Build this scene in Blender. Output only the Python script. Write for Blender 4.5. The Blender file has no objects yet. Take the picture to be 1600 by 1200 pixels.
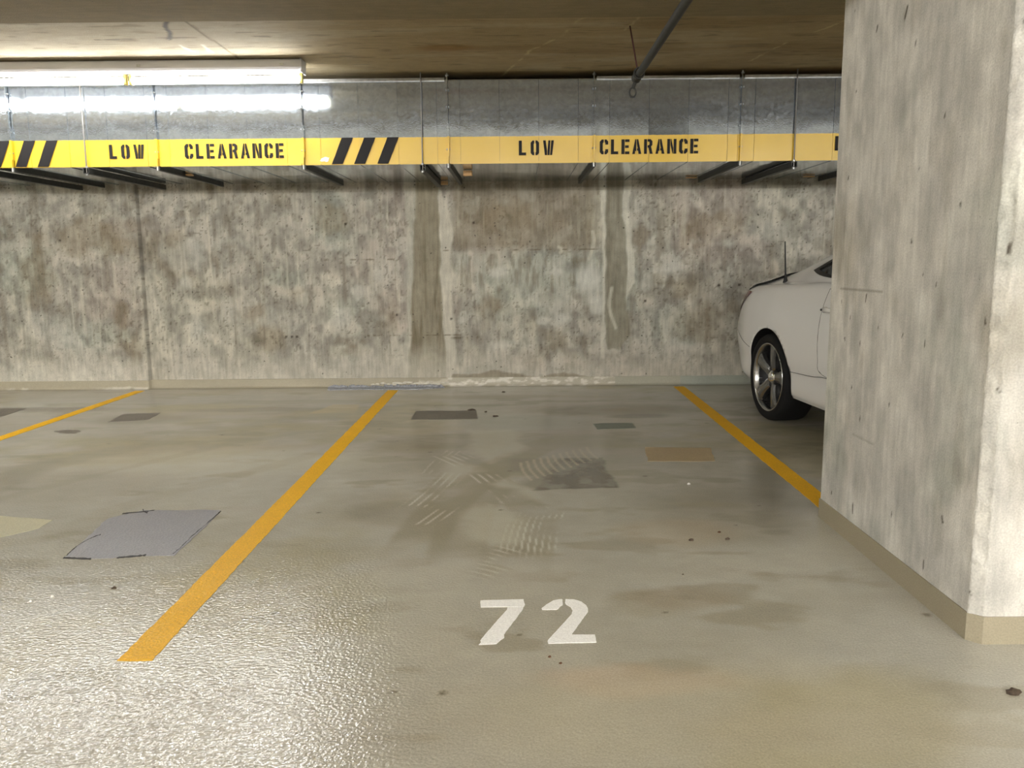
import bpy, bmesh, math, random
import numpy as np
from mathutils import Vector, Matrix
from mathutils.bvhtree import BVHTree
from mathutils.geometry import delaunay_2d_cdt

SC = bpy.context.scene
COL = SC.collection
random.seed(7)

# ------------------------------------------------------------------ camera, world, exposure
FPX = 1263.2
CAMH = 1.146
def cam_axes(p, yw, r):
    cp, sp = math.cos(p), math.sin(p)
    f = np.array([0, cp, -sp]); u = np.array([0, sp, cp]); x = np.array([1., 0, 0])
    c, s = math.cos(r), math.sin(r)
    x2 = c*x + s*u; u2 = -s*x + c*u
    cy, sy = math.cos(yw), math.sin(yw)
    Z = np.array([[cy, -sy, 0], [sy, cy, 0], [0, 0, 1]])
    return np.array([Z@x2, Z@u2, Z@f])
AX = cam_axes(.1486, .00627, -.00842)
cam = bpy.data.cameras.new('camera'); camo = bpy.data.objects.new('camera', cam); COL.objects.link(camo)
cam.sensor_width = 36; cam.lens = 36*FPX/1600; cam.clip_start = .02
m = Matrix.Identity(4)
for i in range(3):
    m[i][0] = AX[0][i]; m[i][1] = AX[1][i]; m[i][2] = -AX[2][i]
m[2][3] = CAMH
camo.matrix_world = m
SC.camera = camo
TUBE = 48.0          # radiance of the tubes by the duct
TUBE_AISLE = 190.0   # unseen aisle tubes, strength raised to brighten the back wall and floor
SC.view_settings.view_transform = 'Standard'; SC.view_settings.look = 'None'
SC.view_settings.exposure = 0.35; SC.view_settings.gamma = 1.0
SC.view_settings.use_curve_mapping = False
w = bpy.data.worlds.new('world'); SC.world = w; w.use_nodes = True
w.node_tree.nodes['Background'].inputs[0].default_value = (.05, .05, .05, 1)
w.node_tree.nodes['Background'].inputs[1].default_value = 0.2

# measuring helpers: a direction seen in the photograph met with a known real plane
def at(px, py, axis, v):
    d = AX.T @ np.array([(px-800)/FPX, -(py-600)/FPX, 1.0])
    c = np.array([0, 0, CAMH]); t = (v-c[axis])/d[axis]
    return c + t*d
def fl(px, py): p = at(px, py, 2, 0); return (p[0], p[1])
YW, ZC, YD = 7.55, 2.52, 6.14          # back wall, ceiling height, front face of the duct
def wl(px, py): p = at(px, py, 1, YW); return (p[0], p[2])
def ce(px, py): p = at(px, py, 2, ZC); return (p[0], p[1])

# ------------------------------------------------------------------ helpers
def lin(r, g, b):
    return tuple((c/255/12.92 if c/255 <= .04045 else ((c/255+.055)/1.055)**2.4) for c in (r, g, b))
def tag(o, label=None, cat=None, group=None, kind=None):
    if label: o['label'] = label
    if cat: o['category'] = cat
    if group: o['group'] = group
    if kind: o['kind'] = kind
    return o
def empty(name, loc=(0, 0, 0), rz=0):
    o = bpy.data.objects.new(name, None); COL.objects.link(o); o.location = loc; o.rotation_euler.z = rz
    o.empty_display_size = .1
    return o
def link(name, me, mat=None, parent=None, loc=None):
    o = bpy.data.objects.new(name, me); COL.objects.link(o)
    if mat is not None and len(me.materials) == 0: me.materials.append(mat)
    if parent is not None: o.parent = parent
    if loc: o.location = loc
    return o
def copy_tree(o, parent=None):
    c = o.copy(); COL.objects.link(c)
    if parent: c.parent = parent
    for ch in list(o.children): copy_tree(ch, c)
    return c
class MB:
    def __init__(s): s.v = []; s.f = []; s.sm = []
    def add(s, vs, fs, smooth=False):
        n = len(s.v); s.v += [tuple(v) for v in vs]; s.f += [tuple(i+n for i in f) for f in fs]; s.sm += [smooth]*len(fs)
        return s
    def box(s, x0, x1, y0, y1, z0, z1):
        return s.add([(x0,y0,z0),(x1,y0,z0),(x1,y1,z0),(x0,y1,z0),(x0,y0,z1),(x1,y0,z1),(x1,y1,z1),(x0,y1,z1)],
              [(0,3,2,1),(4,5,6,7),(0,1,5,4),(1,2,6,5),(2,3,7,6),(3,0,4,7)])
    def tube(s, pts, r, n=10, cap=True, smooth=True):
        pts = [Vector(p) for p in pts]; rs = r if isinstance(r, (list, tuple)) else [r]*len(pts)
        vs = []; fs = []; ref = None
        for i, p in enumerate(pts):
            t = (pts[min(i+1, len(pts)-1)] - pts[max(i-1, 0)]).normalized()
            if ref is None: ref = t.orthogonal().normalized()
            ref = (ref - t*ref.dot(t)).normalized(); b = t.cross(ref)
            for k in range(n):
                a = 2*math.pi*k/n; vs.append(p + (ref*math.cos(a)+b*math.sin(a))*rs[i])
        for i in range(len(pts)-1):
            for k in range(n): fs.append((i*n+k, i*n+(k+1) % n, (i+1)*n+(k+1) % n, (i+1)*n+k))
        s.add(vs, fs, smooth)
        if cap: s.add(vs[:n], [tuple(range(n))[::-1]]); s.add(vs[-n:], [tuple(range(n))])
        return s
    def lathe_x(s, prof, n=40, c=(0, 0, 0), closed=False):
        vs = []; fs = []; k = len(prof)
        for i in range(n):
            a = 2*math.pi*i/n
            for (x, r) in prof: vs.append((c[0]+x, c[1]+r*math.cos(a), c[2]+r*math.sin(a)))
        for i in range(n):
            for j in range(k-1 if not closed else k):
                j2 = (j+1) % k
                fs.append((i*k+j, ((i+1) % n)*k+j, ((i+1) % n)*k+j2, i*k+j2))
        return s.add(vs, fs, True)
    def mesh(s, name):
        me = bpy.data.meshes.new(name); me.from_pydata(s.v, [], s.f); me.update()
        me.polygons.foreach_set('use_smooth', s.sm)
        bm = bmesh.new(); bm.from_mesh(me); bmesh.ops.recalc_face_normals(bm, faces=bm.faces); bm.to_mesh(me); bm.free()
        return me
    def build(s, name, mat, parent=None, loc=None): return link(name, s.mesh(name), mat, parent, loc)
def bevelled(me, w=.004, seg=2):
    bm = bmesh.new(); bm.from_mesh(me)
    bmesh.ops.bevel(bm, geom=[e for e in bm.edges], offset=w, segments=seg, affect='EDGES', profile=.5)
    bm.to_mesh(me); bm.free(); return me
def plate(poly, th, to3, jitter=0, step=None, seed=1):
    """flat prism from a 2D outline; to3(x, y, h) places it"""
    rnd = random.Random(seed); P = []
    n = len(poly)
    for i in range(n):
        a = poly[i]; b = poly[(i+1) % n]; L = math.hypot(b[0]-a[0], b[1]-a[1])
        k = max(1, int(L/step)) if step else 1
        for j in range(k):
            t = j/k; x = a[0]+(b[0]-a[0])*t; y = a[1]+(b[1]-a[1])*t
            P.append((x+rnd.uniform(-jitter, jitter), y+rnd.uniform(-jitter, jitter)))
    area = sum(P[i][0]*P[(i+1) % len(P)][1]-P[(i+1) % len(P)][0]*P[i][1] for i in range(len(P)))
    if area < 0: P = P[::-1]
    r = delaunay_2d_cdt([Vector(p) for p in P], [], [list(range(len(P)))], 1, 1e-6)
    vs2, fs2 = r[0], r[2]; m = MB()
    m.add([to3(v.x, v.y, th) for v in vs2], [tuple(f) for f in fs2])
    vv = [to3(p[0], p[1], th) for p in P] + [to3(p[0], p[1], 0) for p in P]; k = len(P)
    m.add(vv, [(i, (i+1) % k, k+(i+1) % k, k+i) for i in range(k)])
    return m

# value noise on arrays
def vnoise(x, y, seed=0):
    rg = np.random.RandomState(seed); T = rg.rand(256, 256)
    xi = np.floor(x).astype(int); yi = np.floor(y).astype(int); fx = x-xi; fy = y-yi
    fx = fx*fx*(3-2*fx); fy = fy*fy*(3-2*fy)
    a = T[xi & 255, yi & 255]; b = T[(xi+1) & 255, yi & 255]; c = T[xi & 255, (yi+1) & 255]; d = T[(xi+1) & 255, (yi+1) & 255]
    return (a*(1-fx)+b*fx)*(1-fy)+(c*(1-fx)+d*fx)*fy
def fbm(x, y, seed=0, oct=4):
    s = 0; a = 1; t = 0
    for i in range(oct):
        s = s + a*vnoise(x*2**i+17.3*i, y*2**i+9.1*i, seed+i); t += a; a *= .5
    return s/t
def ss(a, b, x):
    t = np.clip((x-a)/(b-a), 0, 1); return t*t*(3-2*t)
def dpoly(X, Y, poly):
    """signed distance to polygon, negative inside"""
    d = np.full(X.shape, 1e9); ins = np.zeros(X.shape, bool); n = len(poly)
    for i in range(n):
        ax, ay = poly[i]; bx, by = poly[(i+1) % n]
        ex, ey = bx-ax, by-ay; t = np.clip(((X-ax)*ex+(Y-ay)*ey)/(ex*ex+ey*ey+1e-12), 0, 1)
        d = np.minimum(d, np.hypot(X-ax-t*ex, Y-ay-t*ey))
        c = ((ay > Y) != (by > Y)) & (X < (bx-ax)*(Y-ay)/((by-ay) if by != ay else 1e-12)+ax)
        ins ^= c
    return np.where(ins, -d, d)
def dline(X, Y, pts, clip=False):
    """signed perpendicular distance to a polyline and the distance along it"""
    best = np.full(X.shape, 1e9); sd = np.zeros(X.shape)
    for i in range(len(pts)-1):
        ax, ay = pts[i]; bx, by = pts[i+1]; ex, ey = bx-ax, by-ay
        tr = ((X-ax)*ex+(Y-ay)*ey)/(ex*ex+ey*ey); t = np.clip(tr, 0, 1)
        d = np.hypot(X-ax-t*ex, Y-ay-t*ey)
        m_ = d < best
        sg = np.sign(ex*(Y-ay)-ey*(X-ax)); best = np.where(m_, d, best); sd = np.where(m_, d*sg, sd)
    if clip:
        for (ax, ay), (bx, by) in ((pts[0], pts[2]), (pts[-1], pts[-3])):
            sd = np.where((((X-ax)*(bx-ax)+(Y-ay)*(by-ay)) < 0) & (np.hypot(X-ax, Y-ay) < .3), 9, sd)
    return sd
def smoothline(pts, k=6):
    P = [pts[0]]+list(pts)+[pts[-1]]; out = []
    for i in range(1, len(P)-2):
        for j in range(k):
            t = j/k; o = []
            for a in range(len(P[0])):
                p0, p1, p2, p3 = P[i-1][a], P[i][a], P[i+1][a], P[i+2][a]
                o.append(.5*((2*p1)+(-p0+p2)*t+(2*p0-5*p1+4*p2-p3)*t*t+(-p0+3*p1-3*p2+p3)*t**3))
            out.append(tuple(o))
    out.append(tuple(pts[-1])); return out
def lerp(C, col, a):
    a = np.clip(a, 0, 1)[..., None]; return C*(1-a)+np.array(col)*a
def grid_mesh(name, us, vs, to3, colf, mat, kind=None, parent=None, flip=False):
    U, V = np.meshgrid(us, vs, indexing='xy'); ny, nx = U.shape
    P = to3(U, V); co = np.stack([np.broadcast_to(p, U.shape) for p in P], -1).reshape(-1, 3).astype('f4')
    I = np.arange(nx*ny).reshape(ny, nx)
    q = np.stack([I[:-1, :-1], I[:-1, 1:], I[1:, 1:], I[1:, :-1]], -1).reshape(-1, 4)
    if flip: q = q[:, ::-1]
    me = bpy.data.meshes.new(name); me.vertices.add(len(co)); me.vertices.foreach_set('co', co.ravel())
    me.loops.add(q.size); me.loops.foreach_set('vertex_index', q.ravel().astype('i4'))
    me.polygons.add(len(q)); me.polygons.foreach_set('loop_start', np.arange(0, q.size, 4, dtype='i4'))
    me.update(calc_edges=True)
    me.polygons.foreach_set('use_smooth', np.ones(len(q), bool))
    C = colf(U, V).reshape(-1, 3); C = np.concatenate([np.clip(C, 0, 1), np.ones((len(C), 1))], 1).astype('f4')
    a = me.color_attributes.new('paint', 'FLOAT_COLOR', 'POINT'); a.data.foreach_set('color', C.ravel())
    return link(name, me, mat, parent)

# ------------------------------------------------------------------ materials
def newmat(name):
    m = bpy.data.materials.new(name); m.use_nodes = True; nt = m.node_tree
    return m, nt, nt.nodes['Principled BSDF'], nt.nodes, nt.links
def plain(name, rgb, rough=.5, metal=0, noise=0, nscale=20, bump=0, bscale=60, emit=None, spec=.5):
    m, nt, p, N, L = newmat(name)
    p.inputs['Base Color'].default_value = (*rgb, 1); p.inputs['Roughness'].default_value = rough
    p.inputs['Metallic'].default_value = metal; p.inputs['Specular IOR Level'].default_value = spec
    tc = N.new('ShaderNodeTexCoord')
    if noise:
        n = N.new('ShaderNodeTexNoise'); n.inputs['Scale'].default_value = nscale; n.inputs['Detail'].default_value = 5
        L.new(tc.outputs['Object'], n.inputs['Vector'])
        r = N.new('ShaderNodeMapRange'); r.inputs[1].default_value = .3; r.inputs[2].default_value = .7
        r.inputs[3].default_value = 1-noise; r.inputs[4].default_value = 1+noise; L.new(n.outputs[0], r.inputs[0])
        mx = N.new('ShaderNodeVectorMath'); mx.operation = 'SCALE'; mx.inputs[0].default_value = rgb
        L.new(r.outputs[0], mx.inputs['Scale']); L.new(mx.outputs[0], p.inputs['Base Color'])
    if bump:
        n = N.new('ShaderNodeTexNoise'); n.inputs['Scale'].default_value = bscale; n.inputs['Detail'].default_value = 3
        L.new(tc.outputs['Object'], n.inputs['Vector'])
        b = N.new('ShaderNodeBump'); b.inputs['Strength'].default_value = bump; b.inputs['Distance'].default_value = .01
        L.new(n.outputs[0], b.inputs['Height']); L.new(b.outputs[0], p.inputs['Normal'])
    if emit:
        p.inputs['Emission Color'].default_value = (*emit[0], 1); p.inputs['Emission Strength'].default_value = emit[1]
    return m
def mul_noise(N, L, src, tc, scale, amt, detail=4, vec=(1, 1, 1)):
    mp = N.new('ShaderNodeMapping'); mp.inputs['Scale'].default_value = vec; L.new(tc.outputs['Object'], mp.inputs[0])
    n = N.new('ShaderNodeTexNoise'); n.inputs['Scale'].default_value = scale; n.inputs['Detail'].default_value = detail
    L.new(mp.outputs[0], n.inputs['Vector'])
    r = N.new('ShaderNodeMapRange'); r.inputs[1].default_value = .25; r.inputs[2].default_value = .75
    r.inputs[3].default_value = 1-amt; r.inputs[4].default_value = 1+amt; L.new(n.outputs[0], r.inputs[0])
    mx = N.new('ShaderNodeVectorMath'); mx.operation = 'SCALE'
    L.new(src, mx.inputs[0]); L.new(r.outputs[0], mx.inputs['Scale'])
    return mx.outputs[0], n.outputs[0]
def concrete(name, streak=(1, 1, .12), pit_scale=28, pit_size=.16, rough=.85, speck=.16, bump=.35, spec=.3, pitcol=.25):
    m, nt, p, N, L = newmat(name)
    tc = N.new('ShaderNodeTexCoord'); at_ = N.new('ShaderNodeAttribute'); at_.attribute_name = 'paint'
    c, n1 = mul_noise(N, L, at_.outputs['Color'], tc, 160, speck, 6)
    c, n2 = mul_noise(N, L, c, tc, 45, speck*.8, 5, streak)
    c, n3 = mul_noise(N, L, c, tc, 14, speck*.6, 6)
    v = N.new('ShaderNodeTexVoronoi'); v.inputs['Scale'].default_value = pit_scale; v.inputs['Randomness'].default_value = 1
    nz = N.new('ShaderNodeTexNoise'); nz.inputs['Scale'].default_value = 90
    ad = N.new('ShaderNodeVectorMath'); ad.operation = 'MULTIPLY_ADD'; ad.inputs[1].default_value = (.02, .02, .02)
    L.new(tc.outputs['Object'], nz.inputs['Vector']); L.new(nz.outputs['Color'], ad.inputs[0]); L.new(tc.outputs['Object'], ad.inputs[2])
    L.new(ad.outputs[0], v.inputs['Vector'])
    sep = N.new('ShaderNodeSeparateColor'); L.new(v.outputs['Color'], sep.inputs[0])
    sz = N.new('ShaderNodeMapRange'); sz.inputs[1].default_value = .55; sz.inputs[2].default_value = 1
    sz.inputs[3].default_value = -.02; sz.inputs[4].default_value = pit_size; L.new(sep.outputs[0], sz.inputs[0])
    d = N.new('ShaderNodeMath'); d.operation = 'SUBTRACT'; L.new(sz.outputs[0], d.inputs[0]); L.new(v.outputs['Distance'], d.inputs[1])
    k = N.new('ShaderNodeMapRange'); k.inputs[1].default_value = 0; k.inputs[2].default_value = .05; L.new(d.outputs[0], k.inputs[0])
    mx = N.new('ShaderNodeMix'); mx.data_type = 'RGBA'; mx.inputs[7].default_value = (.05, .045, .035, 1)
    kk = N.new('ShaderNodeMath'); kk.operation = 'MULTIPLY'; kk.inputs[1].default_value = 1-pitcol; L.new(k.outputs[0], kk.inputs[0])
    L.new(kk.outputs[0], mx.inputs[0]); L.new(c, mx.inputs[6]); L.new(mx.outputs[2], p.inputs['Base Color'])
    h = N.new('ShaderNodeMath'); h.operation = 'SUBTRACT'; L.new(n1, h.inputs[0]); L.new(k.outputs[0], h.inputs[1])
    b = N.new('ShaderNodeBump'); b.inputs['Strength'].default_value = bump; b.inputs['Distance'].default_value = .006
    L.new(h.outputs[0], b.inputs['Height']); L.new(b.outputs[0], p.inputs['Normal'])
    p.inputs['Roughness'].default_value = rough; p.inputs['Specular IOR Level'].default_value = spec
    return m
def coating(name, use_attr=True, rgb=(.4, .38, .3), r0=.12, bump=.30, scale=95, amt=.07, spec=.9):
    """semi-gloss deck coating with a coarse orange-peel grit; traffic has worn it smoother to the right"""
    m, nt, p, N, L = newmat(name)
    tc = N.new('ShaderNodeTexCoord'); geo = N.new('ShaderNodeNewGeometry')
    if use_attr:
        a = N.new('ShaderNodeAttribute'); a.attribute_name = 'paint'; src = a.outputs['Color']
    else:
        a = N.new('ShaderNodeRGB'); a.outputs[0].default_value = (*rgb, 1); src = a.outputs[0]
    c, n1 = mul_noise(N, L, src, tc, 190, amt*2.2, 2)
    c, n2 = mul_noise(N, L, c, tc, 18, amt*.3, 6)
    c, n4 = mul_noise(N, L, c, tc, 5, amt*.4, 5, (.6, 1.4, 1))
    L.new(c, p.inputs['Base Color'])
    g = N.new('ShaderNodeTexNoise'); g.inputs['Scale'].default_value = scale; g.inputs['Detail'].default_value = 1.0; g.inputs['Roughness'].default_value = .4
    L.new(geo.outputs['Position'], g.inputs['Vector'])
    sx = N.new('ShaderNodeSeparateXYZ'); L.new(geo.outputs['Position'], sx.inputs[0])
    wear = N.new('ShaderNodeMapRange'); wear.interpolation_type = 'SMOOTHSTEP'
    wear.inputs[1].default_value = -.9; wear.inputs[2].default_value = .3; wear.inputs[3].default_value = 1; wear.inputs[4].default_value = .4
    L.new(sx.outputs[0], wear.inputs[0])
    wy = N.new('ShaderNodeMapRange'); wy.interpolation_type = 'SMOOTHSTEP'; wy.inputs[1].default_value = 2.2; wy.inputs[2].default_value = 4.6; wy.inputs[3].default_value = 1; wy.inputs[4].default_value = .2
    L.new(sx.outputs[1], wy.inputs[0])
    ww = N.new('ShaderNodeMath'); ww.operation = 'MULTIPLY'; L.new(wear.outputs[0], ww.inputs[0]); L.new(wy.outputs[0], ww.inputs[1])
    st = N.new('ShaderNodeMath'); st.operation = 'MULTIPLY'; st.inputs[1].default_value = bump; L.new(ww.outputs[0], st.inputs[0])
    b = N.new('ShaderNodeBump'); b.inputs['Distance'].default_value = .008; L.new(st.outputs[0], b.inputs['Strength'])
    L.new(g.outputs[0], b.inputs['Height']); L.new(b.outputs[0], p.inputs['Normal'])
    rr = N.new('ShaderNodeMapRange'); rr.inputs[1].default_value = 0; rr.inputs[2].default_value = 1
    rr.inputs[3].default_value = r0; rr.inputs[4].default_value = r0+.015; L.new(n4, rr.inputs[0])
    rw = N.new('ShaderNodeMapRange'); rw.inputs[1].default_value = .15; rw.inputs[2].default_value = .85; rw.inputs[3].default_value = .115; rw.inputs[4].default_value = 0; L.new(ww.outputs[0], rw.inputs[0])
    ra = N.new('ShaderNodeMath'); ra.operation = 'ADD'; L.new(rr.outputs[0], ra.inputs[0]); L.new(rw.outputs[0], ra.inputs[1])
    L.new(ra.outputs[0], p.inputs['Roughness']); p.inputs['Specular IOR Level'].default_value = spec
    return m
def galvanised(name, dark=1.0):
    """spangled sheet metal with the yellow clearance band rolled on below z = 2.066"""
    m, nt, p, N, L = newmat(name)
    geo = N.new('ShaderNodeNewGeometry')
    v = N.new('ShaderNodeTexVoronoi'); v.inputs['Scale'].default_value = 55
    L.new(geo.outputs['Position'], v.inputs['Vector'])
    sp = N.new('ShaderNodeSeparateColor'); L.new(v.outputs['Color'], sp.inputs[0])
    cl = N.new('ShaderNodeMapRange'); cl.inputs[3].default_value = .58; cl.inputs[4].default_value = .70; L.new(sp.outputs[0], cl.inputs[0])
    cm = N.new('ShaderNodeCombineColor')
    for i, k in enumerate((.90, 1.0, 1.10)):
        q = N.new('ShaderNodeMath'); q.operation = 'MULTIPLY'; q.inputs[1].default_value = k; L.new(cl.outputs[0], q.inputs[0]); L.new(q.outputs[0], cm.inputs[i])
    n = N.new('ShaderNodeTexNoise'); n.inputs['Scale'].default_value = 3.2; n.inputs['Detail'].default_value = 1.5; L.new(geo.outputs['Position'], n.inputs['Vector'])
    ro = N.new('ShaderNodeMapRange'); ro.inputs[3].default_value = .07; ro.inputs[4].default_value = .11; L.new(sp.outputs[1], ro.inputs[0])
    b = N.new('ShaderNodeBump'); b.inputs['Strength'].default_value = .10; b.inputs['Distance'].default_value = .03; L.new(n.outputs[0], b.inputs['Height'])
    n2 = N.new('ShaderNodeTexNoise'); n2.inputs['Scale'].default_value = 90; L.new(geo.outputs['Position'], n2.inputs['Vector'])
    b2 = N.new('ShaderNodeBump'); b2.inputs['Strength'].default_value = .06; b2.inputs['Distance'].default_value = .002
    L.new(n2.outputs[0], b2.inputs['Height']); L.new(b.outputs[0], b2.inputs['Normal']); L.new(b2.outputs[0], p.inputs['Normal'])
    sx = N.new('ShaderNodeSeparateXYZ'); L.new(geo.outputs['Position'], sx.inputs[0])
    wob = N.new('ShaderNodeMath'); wob.operation = 'MULTIPLY_ADD'; wob.inputs[1].default_value = .006; L.new(n2.outputs[0], wob.inputs[0]); L.new(sx.outputs[2], wob.inputs[2])
    lt = N.new('ShaderNodeMath'); lt.operation = 'LESS_THAN'; lt.inputs[1].default_value = 2.069; L.new(wob.outputs[0], lt.inputs[0])
    sn = N.new('ShaderNodeSeparateXYZ'); L.new(geo.outputs['True Normal'], sn.inputs[0])
    up = N.new('ShaderNodeMath'); up.operation = 'GREATER_THAN'; up.inputs[1].default_value = -.5; L.new(sn.outputs[2], up.inputs[0])
    fr = N.new('ShaderNodeMath'); fr.operation = 'LESS_THAN'; fr.inputs[1].default_value = YD+.0045; L.new(sx.outputs[1], fr.inputs[0])
    y0 = N.new('ShaderNodeMath'); y0.operation = 'MULTIPLY'; L.new(lt.outputs[0], y0.inputs[0]); L.new(up.outputs[0], y0.inputs[1])
    yl = N.new('ShaderNodeMath'); yl.operation = 'MULTIPLY'; L.new(y0.outputs[0], yl.inputs[0]); L.new(fr.outputs[0], yl.inputs[1])
    yn = N.new('ShaderNodeTexNoise'); yn.inputs['Scale'].default_value = 5; yn.inputs['Detail'].default_value = 4; L.new(geo.outputs['Position'], yn.inputs['Vector'])
    yr = N.new('ShaderNodeMix'); yr.data_type = 'RGBA'; yr.inputs[6].default_value = (.60, .385, .018, 1); yr.inputs[7].default_value = (.68, .455, .03, 1); L.new(yn.outputs[0], yr.inputs[0])
    mc = N.new('ShaderNodeMix'); mc.data_type = 'RGBA'; L.new(yl.outputs[0], mc.inputs[0]); L.new(cm.outputs[0], mc.inputs[6]); L.new(yr.outputs[2], mc.inputs[7])
    L.new(mc.outputs[2], p.inputs['Base Color'])
    iv = N.new('ShaderNodeMapRange'); iv.inputs[3].default_value = .90; iv.inputs[4].default_value = 0; L.new(yl.outputs[0], iv.inputs[0]); L.new(iv.outputs[0], p.inputs['Metallic'])
    rm = N.new('ShaderNodeMix'); L.new(yl.outputs[0], rm.inputs[0]); L.new(ro.outputs[0], rm.inputs[2]); rm.inputs[3].default_value = .3
    L.new(rm.outputs[0], p.inputs['Roughness'])
    return m

M = {}
M['wall'] = concrete('wall concrete', pit_scale=22, pit_size=.2, speck=.2)
M['pillar'] = concrete('pillar concrete', pit_scale=26, pit_size=.15, speck=.16)
M['ceiling'] = concrete('ceiling concrete', streak=(.15, 1, 1), pit_scale=12, pit_size=.1, speck=.12)
M['floor'] = coating('deck coating')
M['skirt'] = coating('skirting coating', r0=.45, bump=.2)
M['galv'] = galvanised('galvanised sheet')
M['steel'] = plain('zinc steel', (.42, .43, .43), .38, .9, noise=.15, nscale=30)
M['darksteel'] = plain('dark strut steel', (.045, .048, .045), .5, .6, noise=.2)
M['hrod'] = plain('threaded rod zinc', (.2, .19, .18), .5, .8)
M['stripe'] = coating('yellow line paint', False, lin(226, 172, 8), .45, .25, amt=.10, spec=.25)
M['white'] = coating('white line paint', False, lin(244, 243, 240), .45, .35, amt=.05, spec=.3)
M['black'] = plain('black stencil paint', (.014, .013, .013), .55, bump=.1, spec=.15)
M['patch_blue'] = coating('grey blue patch', False, lin(132, 131, 135), .36, .3, amt=.1, spec=.5)
M['patch_dark'] = coating('dark worn patch', False, lin(112, 106, 96), .4, .3, amt=.22, spec=.4)
M['patch_tan'] = coating('tan patch', False, lin(166, 148, 116), .4, .3, amt=.1, spec=.4)
M['patch_green'] = coating('green grey patch', False, lin(118, 124, 112), .4, .3, amt=.12, spec=.4)
M['patch_cream'] = coating('cream patch', False, lin(176, 171, 142), .4, .3, amt=.08, spec=.4)
M['crack'] = plain('black crack filler', (.02, .018, .018), .7)
M['mortar'] = plain('blue grey sealant', lin(150, 152, 157), .7, noise=.4, nscale=60, bump=.6, bscale=70)
M['mortar_light'] = plain('pale patching mortar', lin(205, 200, 186), .8, noise=.15, nscale=50, bump=.6, bscale=60)
M['wood'] = plain('raw wood', lin(196, 158, 110), .7, noise=.2, nscale=40)
M['pipe'] = plain('black iron pipe', (.022, .022, .018), .7, 0, noise=.2)
M['red'] = plain('dark red rod', (.06, .02, .018), .6)
M['enamel'] = plain('white enamel', (.62, .62, .66), .35)
M['socket'] = plain('yellowed lampholder', lin(225, 210, 120), .4)
M['tube'] = plain('lit fluorescent glass', (.9, .9, .9), .3, emit=((1.0, .985, .95), TUBE))
M['tube_aisle'] = plain('lit aisle tube glass', (.9, .9, .9), .3, emit=((1.0, .975, .94), TUBE_AISLE))
M['dirt'] = plain('dark debris', lin(70, 58, 46), .9, noise=.4, nscale=90)
M['leaf'] = plain('brown fleck', lin(80, 52, 30), .8, noise=.3, nscale=90)
M['chip'] = plain('pale chip', lin(230, 228, 222), .6)
M['carpaint'] = plain('white car paint', (.78, .78, .77), .22); M['carpaint'].node_tree.nodes['Principled BSDF'].inputs['Coat Weight'].default_value = .6
M['rubber'] = plain('tyre rubber', (.009, .009, .009), .8, bump=.1, spec=.2)
M['blackplastic'] = plain('black plastic', (.012, .012, .012), .5)
M['glass'] = plain('dark tinted glass', (.012, .013, .014), .06, spec=.7)
M['rim'] = plain('gunmetal alloy', (.22, .22, .22), .25, .9)
M['chrome'] = plain('chrome', (.75, .75, .76), .12, 1)
M['lip'] = plain('machined rim lip', (.42, .42, .42), .22, 1)
M['disc'] = plain('brake disc steel', (.3, .29, .28), .4, .9)
M['taillight'] = plain('red lamp lens', (.25, .012, .012), .12)
M['headlight'] = plain('clear lamp lens', (.55, .57, .6), .08)
M['amber'] = plain('amber lens', (.6, .2, .02), .2)

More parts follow.
